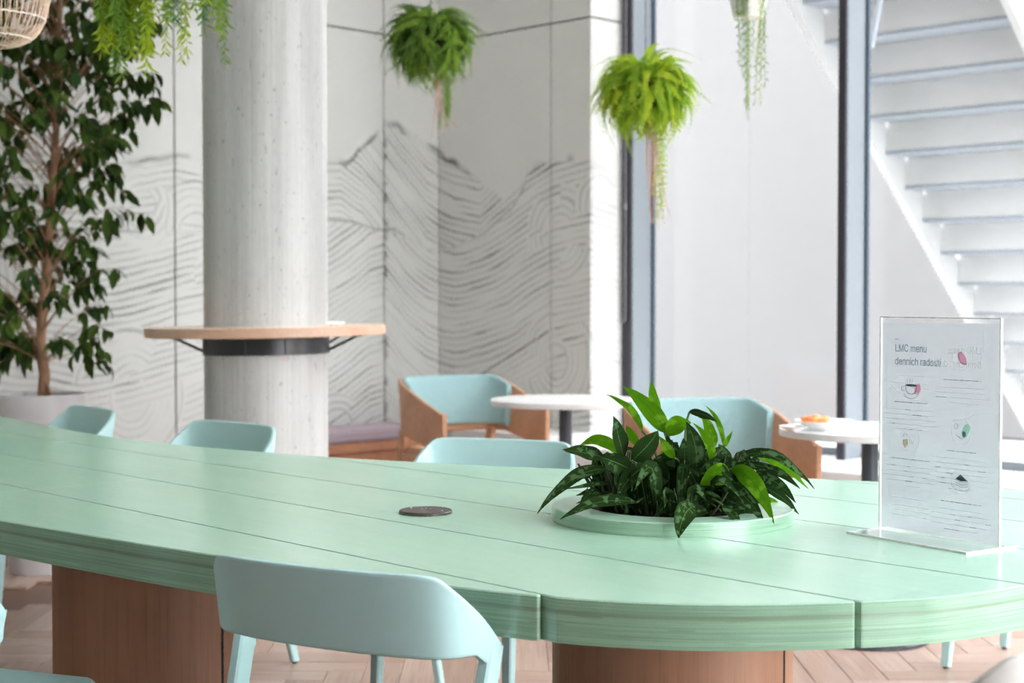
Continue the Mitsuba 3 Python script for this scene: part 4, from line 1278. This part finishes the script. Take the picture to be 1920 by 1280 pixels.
def trailing(cx, cy, cz, label, strands, mats, leaf_l=0.034, dens=120, spread=1.0, pot=0.09):
    f = thing('trailing_plant', label, 'plant')
    r = random.Random(int(abs(cx) * 1000))
    obj('basket', mikit.ply(moved(lathe([(pot * 0.7, cz), (pot, cz + 0.12), (pot * 0.93, cz + 0.125), (pot * 0.9, cz + 0.10), (0.0001, cz + 0.10)], 40), M4(0, (cx, cy, 0))), 'white_paint', smooth=40), f)
    for i, (dx, dy, L, mt) in enumerate(strands):
        th = math.atan2(dy, dx + 1e-6)
        p0 = (cx + pot * math.cos(th), cy + pot * math.sin(th), cz + 0.12)
        obj('strand', mikit.ply(strand_mesh(p0, L, (dx - pot * math.cos(th), dy - pot * math.sin(th)), i + 3, leaf_l, dens, spread), mats[mt]), f)
    obj('cord', mikit.ply(tube([(cx, cy, cz + 0.1), (cx, cy, CEILZ)], 0.002, 6), 'cord', smooth=True), f, 'thin hanging cord')


r_ = random.Random(8)
tl = ['trailing_leaf_0', 'trailing_leaf_1', 'trailing_leaf_2']
# px 190..400 at 5 m: left clump hangs lower and is yellower, right part looser and bluer
sA = [(r_.uniform(-0.10, 0.075), r_.uniform(-0.10, 0.10), 0.54 - 0.10 * r_.random() if k % 5 == 0 else r_.uniform(0.34, 0.47), r_.choice([0, 1, 1, 0])) for k in range(30)]
trailing(-1.245, 5.0, 2.36, 'yellow green trailing plant at the top left, hanging over the fig tree', sA, tl, 0.040, 250)
sB = [(r_.uniform(-0.12, 0.10), r_.uniform(-0.12, 0.12), 0.50 if k % 7 == 0 else r_.uniform(0.30, 0.43), r_.choice([2, 2, 0, 1])) for k in range(28)]
trailing(-1.055, 5.05, 2.38, 'loose blue green trailing plant at the top left, just beside the column', sB, tl, 0.036, 150)
sC = [(r_.uniform(-0.06, 0.07), r_.uniform(-0.1, 0.1), r_.uniform(0.25, 0.55), r_.choice([0, 1])) for k in range(14)]
trailing(1.02, 6.6, 2.42, 'sparse pale trailing plant hanging in front of the first window pane', sC, tl, 0.024, 80, 0.8)
sD = [(r_.uniform(-0.09, 0.06), r_.uniform(-0.1, 0.1), r_.uniform(0.25, 0.45), 2) for k in range(9)]
trailing(2.02, 5.7, 2.42, 'trailing plant at the top of the right picture edge, only a tip showing', sD, tl, 0.024, 80, 0.8)

# ------------------------------------------------------------------ rattan pendant lamp
rl = thing('pendant_lamp', 'woven pale rattan pendant lamp in the top left corner', 'lamp')
LX, LY, LZ = -1.535, 4.5, 1.956
prof = [(0.045, 0.0), (0.078, 0.006), (0.112, 0.022), (0.138, 0.048), (0.155, 0.085), (0.165, 0.13), (0.172, 0.19), (0.172, 0.25), (0.163, 0.31), (0.14, 0.36), (0.10, 0.395), (0.055, 0.41), (0.03, 0.412)]
pc = CubicSpline(np.arange(len(prof)), np.array(prof))
ss = np.linspace(0, len(prof) - 1, 30)
pp = pc(ss)
sm_ = []
rr = random.Random(4)
for k in range(104):
    th = k / 104 * 2 * math.pi
    tw_ = (0.16 if k % 2 else -0.10) + rr.uniform(-0.03, 0.03)
    pts3 = [[LX + r * math.cos(th + tw_ * s / 6), LY + r * math.sin(th + tw_ * s / 6), LZ + z] for (r, z), s in zip(pp, ss)]
    sm_.append(tube(pts3, rr.uniform(0.0011, 0.0019), 4, False))
obj('weave', mikit.ply(cat(*sm_), 'rattan', smooth=True), rl, 'upright rattan strands', 'stuff')
for s in (0.0, 2.0, 3.9, 5.2, 7.0, 9.0, 11.0, 12.0):
    r, z = pc(s)
    ring_ = [[LX + r * 1.012 * math.cos(a), LY + r * 1.012 * math.sin(a), LZ + z + 0.0012 * math.sin(a * 37)] for a in np.linspace(0, 2 * math.pi, 120)]
    obj('hoop', mikit.ply(tube(ring_, 0.003 if s in (0.0, 12.0) else 0.002, 6, False), 'rattan_tie' if s not in (0.0, 12.0) else 'rattan', smooth=True), rl)
obj('bulb', mikit.ply(moved(lathe([(0.0001, 0.20), (0.02, 0.205), (0.038, 0.235), (0.036, 0.262), (0.016, 0.30), (0.014, 0.34), (0.0001, 0.341)], 24), M4(0, (LX, LY, LZ))), 'porcelain', smooth=True), rl, 'unlit white bulb')
obj('cord', mikit.ply(tube([(LX, LY, LZ + 0.34), (LX, LY, CEIL)], 0.003, 6), 'cord', smooth=True), rl)

# ------------------------------------------------------------------ roller blind chain at the first window frame
ch = thing('blind_chain', 'grey beaded blind chain hanging in a loop before the black window frame', 'chain')
ZB = 1.07
beads = []
cm = []
a1, a2 = 1.284, 1.312
dC = D0 - 0.03
for z in np.arange(ZB + 0.02, 4.05, 0.011):
    cm += [(a1, dC, z), (a2, dC, z)]
for t in np.linspace(math.pi, 2 * math.pi, 7):
    cm.append(((a1 + a2) / 2 + 0.014 * math.cos(t), dC, ZB + 0.02 + 0.014 * math.sin(t)))
bd = trimesh.creation.icosphere(1, 0.0048)
for q in cm:
    b = bd.copy()
    b.apply_translation(q)
    beads.append(b)
obj('beads', mikit.ply(cat(*beads), 'chain_grey', smooth=True, to_world=RTW), ch, None, 'stuff')
obj('string', mikit.ply(cat(tube([(a1, dC, ZB + 0.02), (a1, dC, 4.1)], 0.0025, 5), tube([(a2, dC, ZB + 0.02), (a2, dC, 4.1)], 0.0025, 5)), 'chain_grey', smooth=True, to_world=RTW), ch)
obj('connector', mikit.ply(moved(cbx(a2 - 0.007, a2 + 0.007, dC - 0.007, dC + 0.007, 1.72, 1.755, 0.002), np.eye(4)), 'chain_grey', to_world=RTW), ch)
